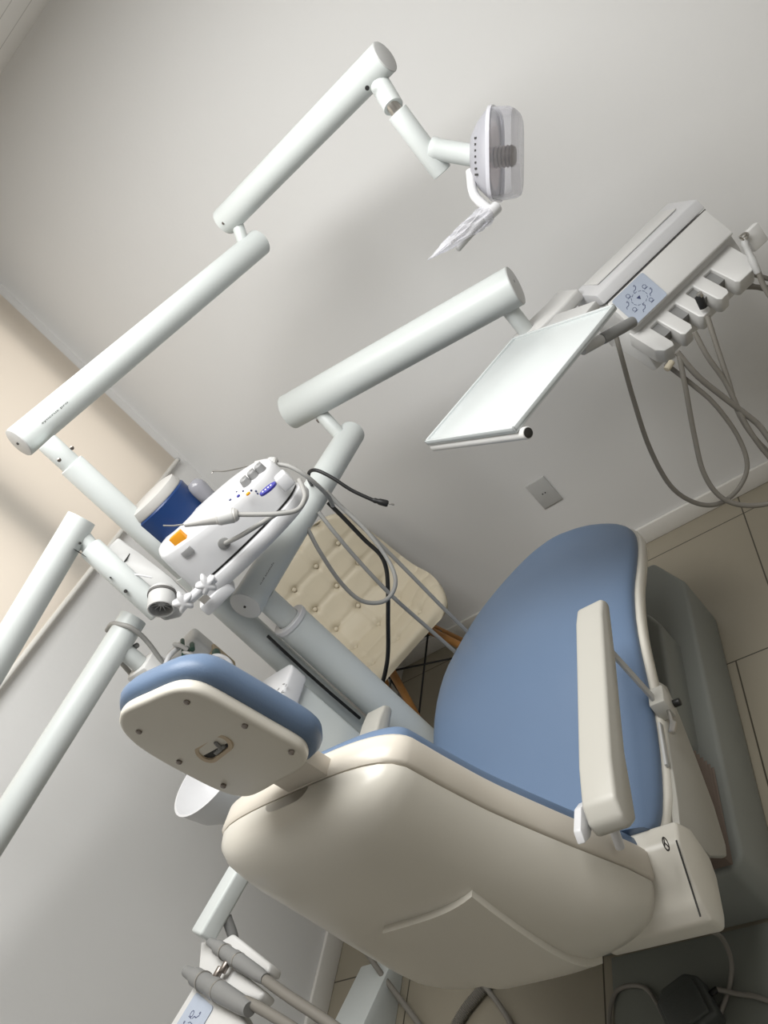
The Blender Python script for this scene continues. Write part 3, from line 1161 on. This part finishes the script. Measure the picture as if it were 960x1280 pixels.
# hoses from the head: part of the delivery unit
hs = [
    ([(770, 420, 1.93), (778, 450, 1.93), (792, 500, 1.95), (812, 560, 1.96), (838, 607, 1.97), (868, 628, 1.98), (897, 630, 1.98), (922, 612, 1.98), (934, 582, 1.97), (922, 545, 1.96), (893, 505, 1.94), (862, 478, 1.93), (832, 455, 1.92)], .0060),
    ([(848, 440, 1.90), (856, 480, 1.91), (868, 545, 1.93), (880, 592, 1.93), (902, 622, 1.93), (935, 632, 1.93), (975, 625, 1.93), (1020, 600, 1.95)], .0064),
    ([(846, 440, 1.90), (872, 470, 1.91), (905, 497, 1.93), (945, 528, 1.95), (1000, 575, 1.97)], .0074),
    ([(868, 415, 1.90), (884, 445, 1.91), (908, 480, 1.93), (935, 535, 1.95), (965, 575, 1.97), (1010, 620, 1.99)], .0064),
    ([(884, 395, 1.91), (895, 430, 1.92), (910, 475, 1.93), (925, 520, 1.95), (955, 560, 1.97), (1000, 590, 1.98)], .0064),
]
for k, (pts, r) in enumerate(hs):
    tail = [hp_(.42, .06 - .02 * k, -.42), hp_(.36, -.05, -.28), hp_(.10 + .04 * k, -.09, -.13)] if k else []
    MB().sweep([P(*p) for p in pts] + tail, r, 12, 8).build('hose', 'hose', du)
# transparent connector hanging below the first slot
MB().tube(P(833, 462, 1.90), P(840, 452, 1.905), .008, .002, 14).build('hose_connector', 'cream', du)
# loops and lines under the lower arm
for pts, r in (([(384, 660, 2.02), (400, 690, 2.03), (425, 727, 2.05), (450, 750, 2.06), (475, 753, 2.07), (490, 742, 2.08), (494, 722, 2.09), (482, 695, 2.11), (455, 660, 2.12), (425, 632, 2.12), (408, 618, 2.11)], .0058),
               ([(398, 640, 2.06), (420, 668, 2.07), (450, 703, 2.10), (490, 745, 2.14), (535, 785, 2.20), (580, 825, 2.26), (640, 880, 2.36)], .0058),
               ([(408, 614, 2.10), (430, 637, 2.12), (470, 675, 2.15), (515, 720, 2.19), (556, 762, 2.24), (600, 805, 2.3), (660, 865, 2.38)], .0058)):
    MB().sweep([P(*p) for p in pts], r, 10, 8).build('hose', 'hose_grey', du)

# handpieces in the holder
def handpiece(name, label, px, py, d, tipx, tipy, group=None):
    base = P(px, py, d)
    tip = P(tipx, tipy, d)
    L = (tip - base).length
    t = thing(name, label, 'dental handpiece', base, group)
    MB().lathe(base, tip - base, [(0, .006), (.004, .0085), (L * .45, .0095), (L * .5, .008), (L * .8, .0075), (L * .9, .009), (L, .006)], 16).build('grip', 'grey_light', t, 30)
    hd_ = (tip - base).normalized()
    MB().tube(tip - V((0, 0, .004)) + hu_ * -.004, tip + hu_ * .016 + V((0, 0, .004)), .006, .002, 12).build('nozzle', 'metal', t)
    return t


t = handpiece('air_syringe', 'slim grey air water syringe hung at the right end of the delivery head', 948, 342, 1.93, 929, 300)
MB().sweep([P(948, 340, 1.93), P(955, 358, 1.94), P(968, 378, 1.95), P(1000, 420, 1.97), hp_(.44, .05, -.40), hp_(.38, -.05, -.26), hp_(.30, -.09, -.13)], .0065, 12).build('hose', 'hose', t)
MB().sweep([P(929, 300, 1.925), P(925, 296, 1.92), P(932, 291, 1.92), P(936, 294, 1.92)], .0028, 8, 5).build('tip', 'metal', t)
t = thing('turbine_coupling', 'dark metal coupling sitting in a slot of the delivery head holder', 'coupling', P(876, 374, 1.92))
MB().tube(P(880, 385, 1.925), P(873, 370, 1.915), .010, .002, 16).build('sleeve', 'black', t)
MB().tube(P(877, 371, 1.912), P(873, 366, 1.908), .007, .002, 14).build('connector', 'metal', t)

# ============================================================ ULTRASONIC SCALER
us, ns = V((.85, .53, 0)).normalized(), V((.53, -.85, 0)).normalized()
SD = 1.71
S0 = P(265, 725, SD)
SS = SD / 1.6


def sp(u, n_, z):
    return S0 + (us * u + ns * n_ + V((0, 0, z))) * SS


sc_ = thing('ultrasonic_scaler', 'white tabletop ultrasonic scaler with orange sticker clamped to the lamp post', 'dental device', S0)
# support shelf with clamp on the lamp post
def teardrop(n=44):
    pts = []
    c = [(-.045, -.030), (-.030, -.012), (.03, .004), (.10, .010), (.17, .006), (.225, -.012), (.255, -.05), (.255, -.09), (.225, -.125), (.17, -.142), (.10, -.140), (.03, -.125), (-.03, -.10), (-.048, -.07)]
    return [(p.x, p.y) for p in catmull([V((a_, b_, 0)) for a_, b_ in c] + [V((*c[0], 0))], 4)[:-1]]


td = teardrop()
tcx, tcy = .10, -.066


def sring(g, z, slope=0.):
    out = []
    for a_, b_ in td:
        dx, dy = a_ - tcx, b_ - tcy
        L = math.hypot(dx, dy)
        a2, b2 = a_ + dx / L * g, b_ + dy / L * g
        out.append(sp(a2, b2, z + slope * (-b2) + slope * .2 * (a2 - .1)))
    return out


def hring(g, f):
    return [p + V((0, 0, f * SS * (.090 + .13 * .066 + (p - sp(tcx, tcy, 0)).dot(ns) / SS * -.13 - .09 * ((p - sp(tcx, tcy, 0)).dot(us) / SS)))) for p in sring(g, 0)]


body = MB().loft([sring(-.01, .006), sring(0, .010), hring(0, .45), hring(-.002, .78), hring(-.0035, .93), hring(-.007, .975), hring(-.013, .99), hring(-.05, 1)]).build('housing', 'white', sc_, 45)
MB().loft([sring(-.004, .004), sring(.006, .001), sring(.010, -.006), sring(.009, -.022), sring(.002, -.030), sring(-.03, -.032)]).build('shelf', 'white', sc_, 40)
MB().loft([sring(-.004, .0035), sring(-.004, .0105)]).build('gap_line', 'dark', sc_)


def top_pt(px, py, lift=0.):
    # point on the slanted top: intersect a viewing ray with the plane of the top
    e1 = sp(1, 0, -.09) - sp(0, 0, 0)
    e2 = sp(0, -1, .13) - sp(0, 0, 0)
    nn = e1.cross(e2).normalized()
    if nn.z < 0:
        nn = -nn
    a_ = sp(.1, 0, .090)
    r_ = ray(px, py)
    t = (a_ - EYE).dot(nn) / r_.dot(nn)
    return EYE + r_ * t + nn * lift, nn, e1.normalized(), e2.normalized()


for px, py, r in ((327, 588, .0115), (318, 596, .0115), (309, 605, .0115)):
    q, nn, e1, e2 = top_pt(px, py)
    kb = MB().lathe(q - nn * .002, nn, [(0, r), (.004, r), (.016, r * .86), (.018, r * .7)], 20).build('knob', 'label_grey', body, 30)
    MB().box(q + nn * .015 - e2 * .002, e1 * (r * .85), e2 * .004, nn * .005, .001).build('pointer', 'grey_light', kb)
q, nn, e1, e2 = top_pt(335, 611)
el = MB()
el.loft([[q + nn * h_ + (e2 * .013 * math.cos(2 * PI * k / 24) + e1 * .021 * math.sin(2 * PI * k / 24)) for k in range(24)] for h_ in (-.003, .002)])
ov = el.build('blue_oval', 'oval_blue', body)
el = MB()
for k in range(4):
    el.box(q + nn * .002 + e1 * (-.014 + .007 * k) - e2 * .003, e1 * .004, e2 * .006, nn * .0006, 0)
el.build('oval_lettering', 'white', ov)
for px, py, r, mm in ((298, 620, .0042, 'oval_blue'), (310, 617, .005, 'orange'), (288, 625, .0032, 'ink'), (304, 614, .0022, 'ink'), (296, 615, .0018, 'ink'), (314, 613, .0022, 'ink'), (320, 614, .0022, 'ink'), (322, 617, .0018, 'ink')):
    q, nn, e1, e2 = top_pt(px, py)
    MB().lathe(q - nn * .002, nn, [(0, r), (.0035, r), (.004, r * .8)], 16).build('button' if r > .003 else 'indicator', mm, body)


def side_pt(px, py):
    # on the front wall of the housing
    a_ = sp(0, .0, .04)
    r_ = ray(px, py)
    t = (a_ - EYE).dot(ns) / r_.dot(ns)
    return EYE + r_ * t


for px, py, w_, h_, mm, nm in ((224, 677, .032, .030, 'orange', 'orange_sticker'), (235, 690, .026, .016, 'label_grey', 'grey_sticker')):
    q = side_pt(px, py) + ns * (-.012 if px < 230 else -.004)
    t_ = (sp(.03, .004, 0) - sp(-.03, -.012, 0)).normalized()
    nn = t_.cross(V((0, 0, 1))).normalized()
    MB().box(q - t_ * w_ / 2 - V((0, 0, h_ / 2)) + nn * (.002 if px < 230 else .007), t_ * w_, V((0, 0, h_)), -nn * .014, .001).build(nm, mm, body)
# blue water reservoir with smoky cap
rc = P(207, 640, 1.83)
rs = MB().lathe(rc + V((0, 0, -.045)), (0, 0, 1), [(0, .072), (.005, .078), (.07, .080), (.074, .076)], 40).build('reservoir', 'deep_blue', sc_, 40)
MB().lathe(rc + V((0, 0, .029)), (0, 0, 1), [(0, .076), (.004, .078), (.022, .074), (.026, .06)], 40).build('reservoir_lid', 'frost', rs, 40)
cp = P(249, 612, 1.83)
MB().lathe(cp + V((0, 0, -.03)), (0, 0, 1), [(0, .021), (.03, .023), (.045, .021), (.054, .013), (.056, .004)], 24).build('filter_cap', 'smoke', sc_, 50)
# white clamp and its wing knobs on the post
cpos = P(246, 742, 1.645)
MB().box(sp(-.06, -.05, -.050), us * .085, ns * .06, (0, 0, .030), .006).build('clamp_block', 'white', sc_, 40)
MB().box(sp(-.045, .012, -.022), us * .02, ns * .002, (0, 0, .016), 0).build('clamp_screw', 'metal', sc_)
for px, py, d in ((263, 722, 1.66), (253, 734, 1.65), (233, 740, 1.645), (221, 755, 1.64)):
    c_ = P(px, py, d)
for bx, by, dd in ((258, 730, 1.63), (229, 752, 1.62)):
    c_ = P(bx, by, dd)
    kn = MB()
    ax = ns
    ku, kv, kw = frame(ax)
    rings = []
    for t, s1 in ((-.012, .7), (-.008, 1.0), (.008, 1.0), (.013, .75), (.014, .3)):
        rings.append([c_ + kw * t + (ku * math.cos(2 * PI * k / 40) + kv * math.sin(2 * PI * k / 40)) * (.018 * s1 * (1 + .28 * math.cos(5 * 2 * PI * k / 40))) for k in range(40)])
    kn.loft(rings)
    kn.tube(c_ - kw * .03, c_, .006, .001, 12)
    kn.build('wing_knob', 'white', sc_, 50)
MB().tube(P(268, 722, 1.66), P(225, 760, 1.655), .011, .002, 16).build('clamp_rod', 'white', sc_)
# coiled stub knob with its hose plugged in the front
q = side_pt(280, 678)
MB().tube(q - ns * .012, q + ns * .012, .014, .003, 18).build('hose_plug', 'grey_plastic', sc_)
# handpiece rests
MB().box(sp(.235, -.01, .03), us * .03, ns * .05, (0, 0, .035), .006).build('handpiece_rest', 'white', sc_)


def scaler_handpiece(label, pts_tip, pts_body, clip, hose, d0, grp=None):
    t = thing('scaler_handpiece', label, 'dental handpiece', P(*pts_body[0]), grp)
    a_, b_ = P(*pts_body[0]), P(*pts_body[1])
    L = (b_ - a_).length
    MB().lathe(a_, b_ - a_, [(0, .003), (.002, .0055), (L * .35, .0095), (L * .6, .0125), (L * .62, .0145), (L * .95, .0145), (L, .010)], 18).build('grip', 'hose_light', t, 30)
    MB().sweep([P(*p) for p in pts_tip], .0017, 8, 5).build('tip', 'metal', t)
    c0 = a_ + (b_ - a_) * .64
    MB().tube(c0, c0 + (b_ - a_).normalized() * (L * .28), .0158, .002, 18).build('collar', 'grey_light', t)
    MB().sweep([P(*p) for p in hose], .0052, 10, 8).build('cable', 'hose_grey', t)
    return t


scaler_handpiece('grey scaler handpiece lying along the front of the white scaler', [(204, 657, 1.60), (218, 657, 1.60), (234, 655, 1.60)], [(230, 656, 1.60), (298, 643, 1.60)], None,
                 [(296, 643, 1.60), (320, 643, 1.60), (350, 642, 1.60), (372, 637, 1.61), (381, 622, 1.63), (378, 609, 1.65), (374, 600, 1.67)], 1.6)
scaler_handpiece('grey scaler handpiece behind the far top edge of the white scaler', [(265, 592, 1.84), (267, 589, 1.84), (280, 589, 1.83), (296, 586, 1.82), (322, 580, 1.80)], [(318, 579, 1.80), (347, 580, 1.79)], None,
                 [(346, 580, 1.79), (362, 583, 1.78), (380, 593, 1.78), (396, 606, 1.80), (410, 620, 1.84), (416, 632, 1.9)], 1.8)
q0 = side_pt(282, 677) + ns * .012
MB().sweep([q0, P(300, 670, 1.63), P(325, 655, 1.64), P(345, 643, 1.66), P(356, 640, 1.69)], .0052, 10, 8).build('water_hose', 'hose_grey', sc_)

# black power cord of the scaler with its plug
pc = thing('power_cord', 'black power cord with plug looped over the delivery arm', 'cord', P(480, 628, 2.0))
MB().sweep([P(*p) for p in [(392, 610, 2.14), (386, 599, 2.04), (387, 590, 2.02), (396, 588, 2.0), (415, 597, 1.99), (440, 613, 1.985), (468, 626, 1.98)]], .0048, 10, 8).build('cable', 'black', pc)
pl = MB().lathe(P(466, 625, 1.98), P(486, 630, 1.98) - P(466, 625, 1.98), [(0, .005), (.006, .007), (.012, .0062), (.018, .0085), (.036, .009), (.040, .007)], 14).build('plug', 'black', pc, 30)
MB().tube(P(485, 629, 1.98), P(493, 631, 1.98), .0026, .0008, 10).build('prong', 'metal', pl)
pc2 = MB().sweep([P(*p) for p in [(410, 628, 2.12), (430, 648, 2.13), (456, 675, 2.14), (475, 693, 2.14), (483, 712, 2.14), (485, 740, 2.14), (485, 775, 2.15), (485, 815, 2.17), (482, 838, 2.18), (476, 862, 2.2), (470, 890, 2.24), (480, 930, 2.34)]], .0062, 10, 8).build('power_cord', 'black')
tag(pc2, 'black cord hanging in front of the cream tufted chair', 'cord')

# ====================================================== ASSISTANT ARMS (left)
sa = thing('swing_arm', 'upper pale grey swing arm at left with round grey cup holder', 'arm', P(190, 750, 1.66))
V0, V1 = P(112, 684, 1.69), P(200, 765, 1.70)
a0, a1 = P(102, 648, 1.69), P(-60, 920, 1.56)
arm_a = MB().round_tube(a0, a1, .0312, .8, 32, .2).build('arm_tube', 'tube', sa, 50)
for px, py, r, mm in ((93, 665, .0042, 'grey_plastic'), (84, 676, .003, 'dark'), (100, 679, .003, 'dark')):
    p_ = P(px, py, 1.66)
    MB().lathe(p_, EYE - p_, [(-.006, r), (.003, r), (.0035, r * .7)], 12).build('set_screw', mm, arm_a)
MB().tube(P(103, 672, 1.69), P(116, 688, 1.69), .019, .002).build('joint_pin', 'tube', sa)
MB().box(P(95, 688, 1.665), (P(108, 696, 1.665) - P(95, 688, 1.665)), V((0, 0, .008)), V((.01, -.01, 0)), .001).build('pin_stop', 'black', sa)
vt_ = MB().tube(V0, V1, .0265, .004).build('upright_tube', 'tube', sa)
for px, py, r in ((138, 722, .002), (157, 739, .004)):
    p_ = P(px, py, 1.665)
    MB().lathe(p_, EYE - p_, [(-.006, r), (.004, r)], 10).build('set_screw', 'dark', vt_)
# bracket from the upright to the lamp post
bk = MB()
b1 = [P(148, 672, 1.76), P(172, 690, 1.76), P(214, 722, 1.78), P(236, 742, 1.76), P(226, 770, 1.72), P(205, 775, 1.70), P(165, 742, 1.72), P(130, 705, 1.72), P(128, 690, 1.74)]
bk.prism(b1, (EYE - b1[0]).normalized() * .022, .005)
bkt = bk.build('bracket', 'grey_light', sa, 40)
MB().box(P(152, 708, 1.725), P(163, 692, 1.735) - P(152, 708, 1.725), V((0, 0, .002)), (EYE - b1[0]).normalized() * .004, 0).build('seam_line', 'dark', bkt)
MB().sweep([P(159, 717, 1.69), P(175, 719, 1.688), P(190, 722, 1.69)], .002, 6, 4).build('wire', 'white', bkt)
# cup holder: hollow ring pointing to the camera
hc = P(203, 738, 1.68)
hx = (P(184, 757, 1.62) - hc)
hx = V((.10, -.86, -.32)).normalized()
ch = MB().lathe(hc, hx, [(0, .026), (.004, .0285), (.05, .0285), (.052, .027), (.052, .0245), (.008, .0235), (.006, .004)], 32).build('cup_holder', 'grey_light', sa, 40)
ins = MB()
cu_, cv_, cw_ = frame(hx)
for k in range(6):
    t = PI * k / 6
    d_ = cu_ * math.cos(t) + cv_ * math.sin(t)
    ins.box(hc + hx * .032 - d_ * .022 - cw_.cross(d_) * .001, d_ * .044, cw_.cross(d_) * .002, hx * .006, 0)
ins.build('cup_spokes', 'grey_light', ch)
MB().lathe(hc + hx * .008, hx, [(0, .0235), (.002, .0235)], 24).build('cup_bottom', 'dark', ch)
MB().lathe(hc + hx * .010, hx, [(0, .0305), (.006, .0305)], 32).build('retaining_ring', 'frame_dark', ch)

aa = thing('assistant_arm', 'lower pale grey swing arm at left with a grey hose looped over it', 'arm', P(180, 800, 1.8))
c0, c1 = P(167, 772, 1.78), P(-70, 1145, 1.50)
arm_b = MB().round_tube(c0, c1, .0312, .7, 32, .2).build('arm_tube', 'tube', aa, 50)
q = c0 + (c1 - c0).normalized() * .07
MB().tube(q + V((0, 0, -.01)), q + V((0, 0, -.07)), .020, .002).build('joint_pin', 'tube', aa)
MB().box(q + V((-.035, -.03, -.36)), (.07, 0, 0), (0, .06, 0), (0, 0, .29), .006).build('carriage', 'white_warm', aa)
MB().tube(P(155, 818, 1.79), P(172, 806, 1.77), .006, .001, 10).build('stop_bar', 'grey_plastic', aa)
for pts in ([(134, 788, 1.79), (140, 780, 1.76), (152, 781, 1.74), (166, 786, 1.74), (184, 802, 1.76), (205, 832, 1.78), (225, 870, 1.80)],
            [(148, 824, 1.80), (160, 838, 1.80), (176, 856, 1.80), (205, 880, 1.82)]):
    MB().sweep([P(*p) for p in pts], .0056, 10, 8).build('hose', 'hose_grey', aa)
sh0 = thing('suction_holder', 'white suction handpiece holder with keypad on a bar below the swing arms', 'holder', P(262, 1190, 1.42))
# assistant holder head (lower left corner of the picture)
AD = 1.42
bz = P(246, 1172, AD).z
n0 = Z(243, 1166, bz)
n1 = Z(292, 1082, bz)
n1 = n0 + (n1 - n0).normalized() * .38
bar_d = (n1 - n0).normalized()
bar_s = V((bar_d.y, -bar_d.x, 0))
MB().box(n0 - bar_s * .020 + V((0, 0, -.036)), bar_d * .38, bar_s * .042, (0, 0, .036), .006, 3).build('holder_bar', 'tube', sh0, 40)
MB().sweep([n0 + bar_d * .05 + V((0, 0, -.036)) + bar_s * .01, n0 + bar_d * .02 + V((0, 0, -.075)) + bar_s * .015, n0 - bar_d * .03 + V((0, 0, -.095))], .010, 12, 6).build('neck', 'grey_plastic', sh0)
# holder body with two arms, below the bar
hbz = P(262, 1200, AD).z
e1 = P(262, 1190, AD)
def ap(px, py, dz=0.):
    return Z(px, py, hbz + dz)
hb = MB()
hb.prism([ap(250, 1176), ap(275, 1176), ap(290, 1166), ap(338, 1204), ap(334, 1216), ap(308, 1205), ap(300, 1215), ap(322, 1232), ap(330, 1240), ap(322, 1250), ap(300, 1244), ap(292, 1252), ap(306, 1276), ap(302, 1300), ap(180, 1340), ap(200, 1300), ap(246, 1225)], (0, 0, -.030), .006, 3)
hbd = hb.build('holder_body', 'white_warm', sh0, 40)
kr = (ap(296, 1276) - ap(246, 1232)).normalized()
kdn = (ap(205, 1282) - ap(246, 1232)).normalized()
knn = kr.cross(kdn)
if knn.z < 0:
    knn = -knn
kdn = (kdn - kr * kdn.dot(kr)).normalized()
keypad(ap(246, 1240, .0008), kr, kdn, V((0, 0, 1)), .078, .125, hbd)

for lab, tipp, endp, hose, knob in (
        ('upper grey suction handpiece resting on the assistant holder', (262, 1177), (332, 1224), [(328, 1222), (360, 1245), (395, 1268), (440, 1300), (480, 1330)], (288, 1203)),
        ('lower thicker grey suction handpiece on the assistant holder beside the keypad', (233, 1214), (312, 1262), [(308, 1252), (335, 1266), (370, 1288), (420, 1325)], (266, 1215))):
    thick = 1.0 if tipp[0] > 250 else 1.25
    zt = hbz + .016
    a_, b_ = Z(*tipp, zt), Z(*endp, zt)
    L = (b_ - a_).length
    t = thing('suction_handpiece', lab, 'dental handpiece', a_)
    r = .0125 * thick
    MB().lathe(a_, b_ - a_, [(0, r * .45), (.001, r * .62), (L * .16, r * .80), (L * .17, r), (L * .45, r), (L * .48, r * 1.12), (L * .9, r * .9), (L, r * .7)], 22).build('grip', 'grey_plastic', t, 30)
    MB().lathe(a_ - (b_ - a_).normalized() * .001, b_ - a_, [(0, r * .3), (.002, r * .3)], 12).build('tip_hole', 'dark', t)
    for f_ in (.30, .55):
        MB().lathe(a_ + (b_ - a_) * f_, b_ - a_, [(0, r * 1.13), (.003, r * 1.13)], 22).build('metal_ring', 'metal', t)
    kx = a_ + (b_ - a_) * .42
    side = (b_ - a_).normalized().cross(V((0, 0, 1)))
    if thick > 1:
        side = -side
    MB().tube(kx + side * r * .8, kx + side * (r + .016), .0065, .002, 14).build('valve_knob', 'metal_dark', t)
    MB().sweep([b_ - (b_ - a_) * .1] + [Z(x_, y_, zt - .012 * k) for k, (x_, y_) in enumerate(hose)] + [V((-1.06 - .07 * (thick > 1), .42 - .06 * (thick > 1), .40)), V((-1.16 - .07 * (thick > 1), .32 - .06 * (thick > 1), .10)), V((-1.32, .30 - .07 * (thick > 1), .012)), V((-1.6, .36 - .07 * (thick > 1), .012))], .0085, 12, 8).build('hose', 'hose', t)
# collar ring round the lower one
# ============================================================ FLOOR HOSES
for lab, pts, r, mm in (('grey hose crossing the floor below the chair back at left', [(430, 1150, .16), (448, 1176, .12), (480, 1222, .06), (525, 1282, .02), (560, 1335, .012)], .008, 'hose'),
                        ('grey hose crossing over the corrugated hose below the chair back', [(560, 1190, .10), (580, 1208, .07), (605, 1232, .04), (625, 1258, .02), (640, 1285, .012), (650, 1330, .012)], .007, 'hose')):
    tag(MB().sweep([Z(*p) for p in pts], r, 12, 8).build('floor_hose', mm), lab, 'hose')
pts = catmull([Z(*p) for p in [(650, 1188, .016), (625, 1212, .016), (602, 1238, .016), (582, 1262, .016), (566, 1290, .016), (550, 1330, .016)]], 26)
tag(MB().sweep(pts, .013, 14, 0, rfun=lambda t: .0145 if int(t * (len(pts) - 1)) % 2 else .0118).build('corrugated_hose', 'hose', None, 15), 'ribbed grey corrugated hose lying on the beige tile floor', 'hose')

# ============================================================ TUFTED CHAIR
tcx0, tcy0 = -1.575, 2.065
tchair = thing('tufted_chair', 'cream tufted shell chair with wooden legs in the far corner', 'chair', (tcx0, tcy0, 0))
tchair.rotation_euler = (0, 0, math.radians(40))
PB = 2.12 - tcy0
# profile of the seat-and-back shell in (y, z): front edge, seat, bend, back top
prof = [p - V((0, PB, 0)) for p in catmull([V((0, 1.905, .425)), V((0, 1.925, .452)), V((0, 2.02, .462)), V((0, 2.13, .452)), V((0, 2.22, .470)), V((0, 2.285, .54)), V((0, 2.325, .66)), V((0, 2.35, .78)), V((0, 2.37, .845))], 6)]
hwk = [.20, .235, .252, .255, .25, .245, .238, .228, .205]
nP = len(prof)
nx = 44


def tuft(u, s):
    """depth of the button tufting at across-position u (m) and along-position s (m)"""
    d = 0.
    pu, ps = .12, .105
    a_, b_ = u / pu, s / ps
    best = min(math.hypot((a_ - i) * pu, (b_ - j) * ps) for i in (math.floor(a_), math.floor(a_) + 1) for j in (math.floor(b_), math.floor(b_) + 1))
    d -= .014 * math.exp(-(best / .014) ** 2)
    for q in (a_, b_):
        dd = abs(q - round(q)) * pu
        d -= .0045 * math.exp(-(dd / .008) ** 2)
    return d


# cumulative length
cl_ = [0.]
for i in range(1, nP):
    cl_.append(cl_[-1] + (prof[i] - prof[i - 1]).length)
fine = []
NF = 84
for k in range(NF + 1):
    s_ = cl_[-1] * k / NF
    i = max(j for j in range(nP) if cl_[j] <= s_ + 1e-9)
    i = min(i, nP - 2)
    t = (s_ - cl_[i]) / (cl_[i + 1] - cl_[i])
    fine.append(prof[i].lerp(prof[i + 1], t))
shp = MB()
front, back = [], []
for k, p in enumerate(fine):
    tg = (fine[min(k + 1, NF)] - fine[max(k - 1, 0)]).normalized()
    nr = V((0, -tg.z, tg.y))
    t = k / NF
    hw = interp(t, [i / 8 for i in range(9)], hwk)
    if t > .9:
        hw *= math.sqrt(max(.04, 1 - ((t - .9) / .105) ** 2)) * .55 + .45
    if t < .06:
        hw *= .82 + .18 * math.sqrt(1 - ((.06 - t) / .06) ** 2)
    fr, bk_ = [], []
    for i in range(nx + 1):
        a_ = -1 + 2 * i / nx
        wing = .055 * abs(a_) ** 2.6 * (1 - .4 * abs(2 * t - .7))
        edge_ = -.024 * max(0, (abs(a_) - .84) / .16) ** 2 - .012 * max(0, (t - .95) / .05) ** 2 - .010 * max(0, (.06 - t) / .06) ** 2
        base_ = V((tcx0 + hw * a_, p.y, p.z)) + nr * wing
        fade = min(1, max(0, (t - .07) / .06)) * min(1, max(0, (1 - abs(a_)) / .12))
        fr.append(shp.bm.verts.new(base_ + nr * (1.35 * fade * tuft(hw * a_, cl_[-1] * t) + edge_)))
        bk_.append(shp.bm.verts.new(base_ - nr * .042))
    front.append(fr)
    back.append(bk_)
for k in range(NF):
    for i in range(nx):
        shp.bm.faces.new([front[k][i], front[k][i + 1], front[k + 1][i + 1], front[k + 1][i]])
        shp.bm.faces.new([back[k][i + 1], back[k][i], back[k + 1][i], back[k + 1][i + 1]])
    shp.bm.faces.new([front[k][0], front[k + 1][0], back[k + 1][0], back[k][0]])
    shp.bm.faces.new([front[k + 1][nx], front[k][nx], back[k][nx], back[k + 1][nx]])
for r_, q_ in ((front[0], back[0]), (front[NF], back[NF])):
    for i in range(nx):
        shp.bm.faces.new([r_[i], r_[i + 1], q_[i + 1], q_[i]])
tshell = shp.build('upholstered_shell', 'cream', tchair, 60)
# buttons
for j in range(1, 8):
    for i in range(-2, 3):
        s_ = j * .105
        t = s_ / cl_[-1]
        if t > .93:
            continue
        u = i * .12
        hw = interp(t, [k / 8 for k in range(9)], hwk)
        if abs(u) > hw * .9:
            continue
        k = min(NF, round(t * NF))
        tg = (fine[min(k + 1, NF)] - fine[max(k - 1, 0)]).normalized()
        nr = V((0, -tg.z, tg.y))
        wing = .055 * abs(u / hw) ** 2.6 * (1 - .4 * abs(2 * t - .7))
        MB().lathe(V((tcx0 + u, fine[k].y, fine[k].z)) + nr * (wing - .016), nr, [(0, .009), (.003, .009), (.006, .006), (.007, .001)], 12).build('button', 'cream', tshell, 60)
for sx, y0, y1 in ((-1, 1.99 - PB, 1.925 - PB), (1, 1.99 - PB, 1.925 - PB), (-1, 2.20 - PB, 2.31 - PB), (1, 2.20 - PB, 2.31 - PB)):
    a_ = V((tcx0 + sx * .085, y0, .425))
    b_ = V((tcx0 + sx * .215, y1, 0))
    MB().tube(a_, b_, .0145, .003, 16, .0105).build('leg', 'wood', tchair)
wr = MB()
L4 = {}
for sx in (-1, 1):
    for fy_, y0, y1 in ((0, 1.99 - PB, 1.925 - PB), (1, 2.20 - PB, 2.31 - PB)):
        L4[(sx, fy_)] = (V((tcx0 + sx * .085, y0, .425)), V((tcx0 + sx * .215, y1, 0)))
def on(leg, t):
    a_, b_ = L4[leg]
    return a_.lerp(b_, t)
for a_, b_ in (((-1, 0), (1, 0)), ((1, 0), (-1, 0)), ((-1, 0), (-1, 1)), ((-1, 1), (-1, 0)), ((1, 0), (1, 1)), ((1, 1), (1, 0)), ((-1, 1), (1, 1)), ((1, 1), (-1, 1))):
    wr.tube(on(a_, .08), on(b_, .52), .0036, .001, 8)
wr.build('wire_brace', 'black', tchair)
MB().box((tcx0 - .10, 1.98 - PB, .405), (.20, 0, 0), (0, .23, 0), (0, 0, .02), .004).build('seat_mount', 'black', tchair)

# ================================================================= LIGHTS
def area(name, loc, target, size, power, col, sy=None):
    l = bpy.data.lights.new(name, 'AREA')
    l.shape = 'RECTANGLE'
    l.size = size
    l.size_y = sy or size
    l.energy = power
    l.color = col
    o = bpy.data.objects.new(name, l)
    C.objects.link(o)
    o.location = loc
    o.rotation_euler = (V(target) - V(loc)).to_track_quat('-Z', 'Y').to_euler()
    return o


area('ceiling_lamp', (-.55, 1.0, 2.54), (-.55, 1.0, 0), 1.5, 40, (1, .998, .98), .9)
area('daylight', (WX - .5, 1.33, 1.85), (0, 1.33, 1.85), 2.3, 12, (1, .97, .92), 1.2)
w = bpy.data.worlds.new('world')
bpy.context.scene.world = w
w.use_nodes = True
w.node_tree.nodes['Background'].inputs[0].default_value = (.8, .85, .9, 1)
w.node_tree.nodes['Background'].inputs[1].default_value = .5

for o in bpy.data.objects:
    if '_w' in o:
        del o['_w']
vs = bpy.context.scene.view_settings
vs.view_transform = 'Standard'
vs.look = 'None'
vs.exposure = .24
vs.gamma = 1
vs.use_curve_mapping = False
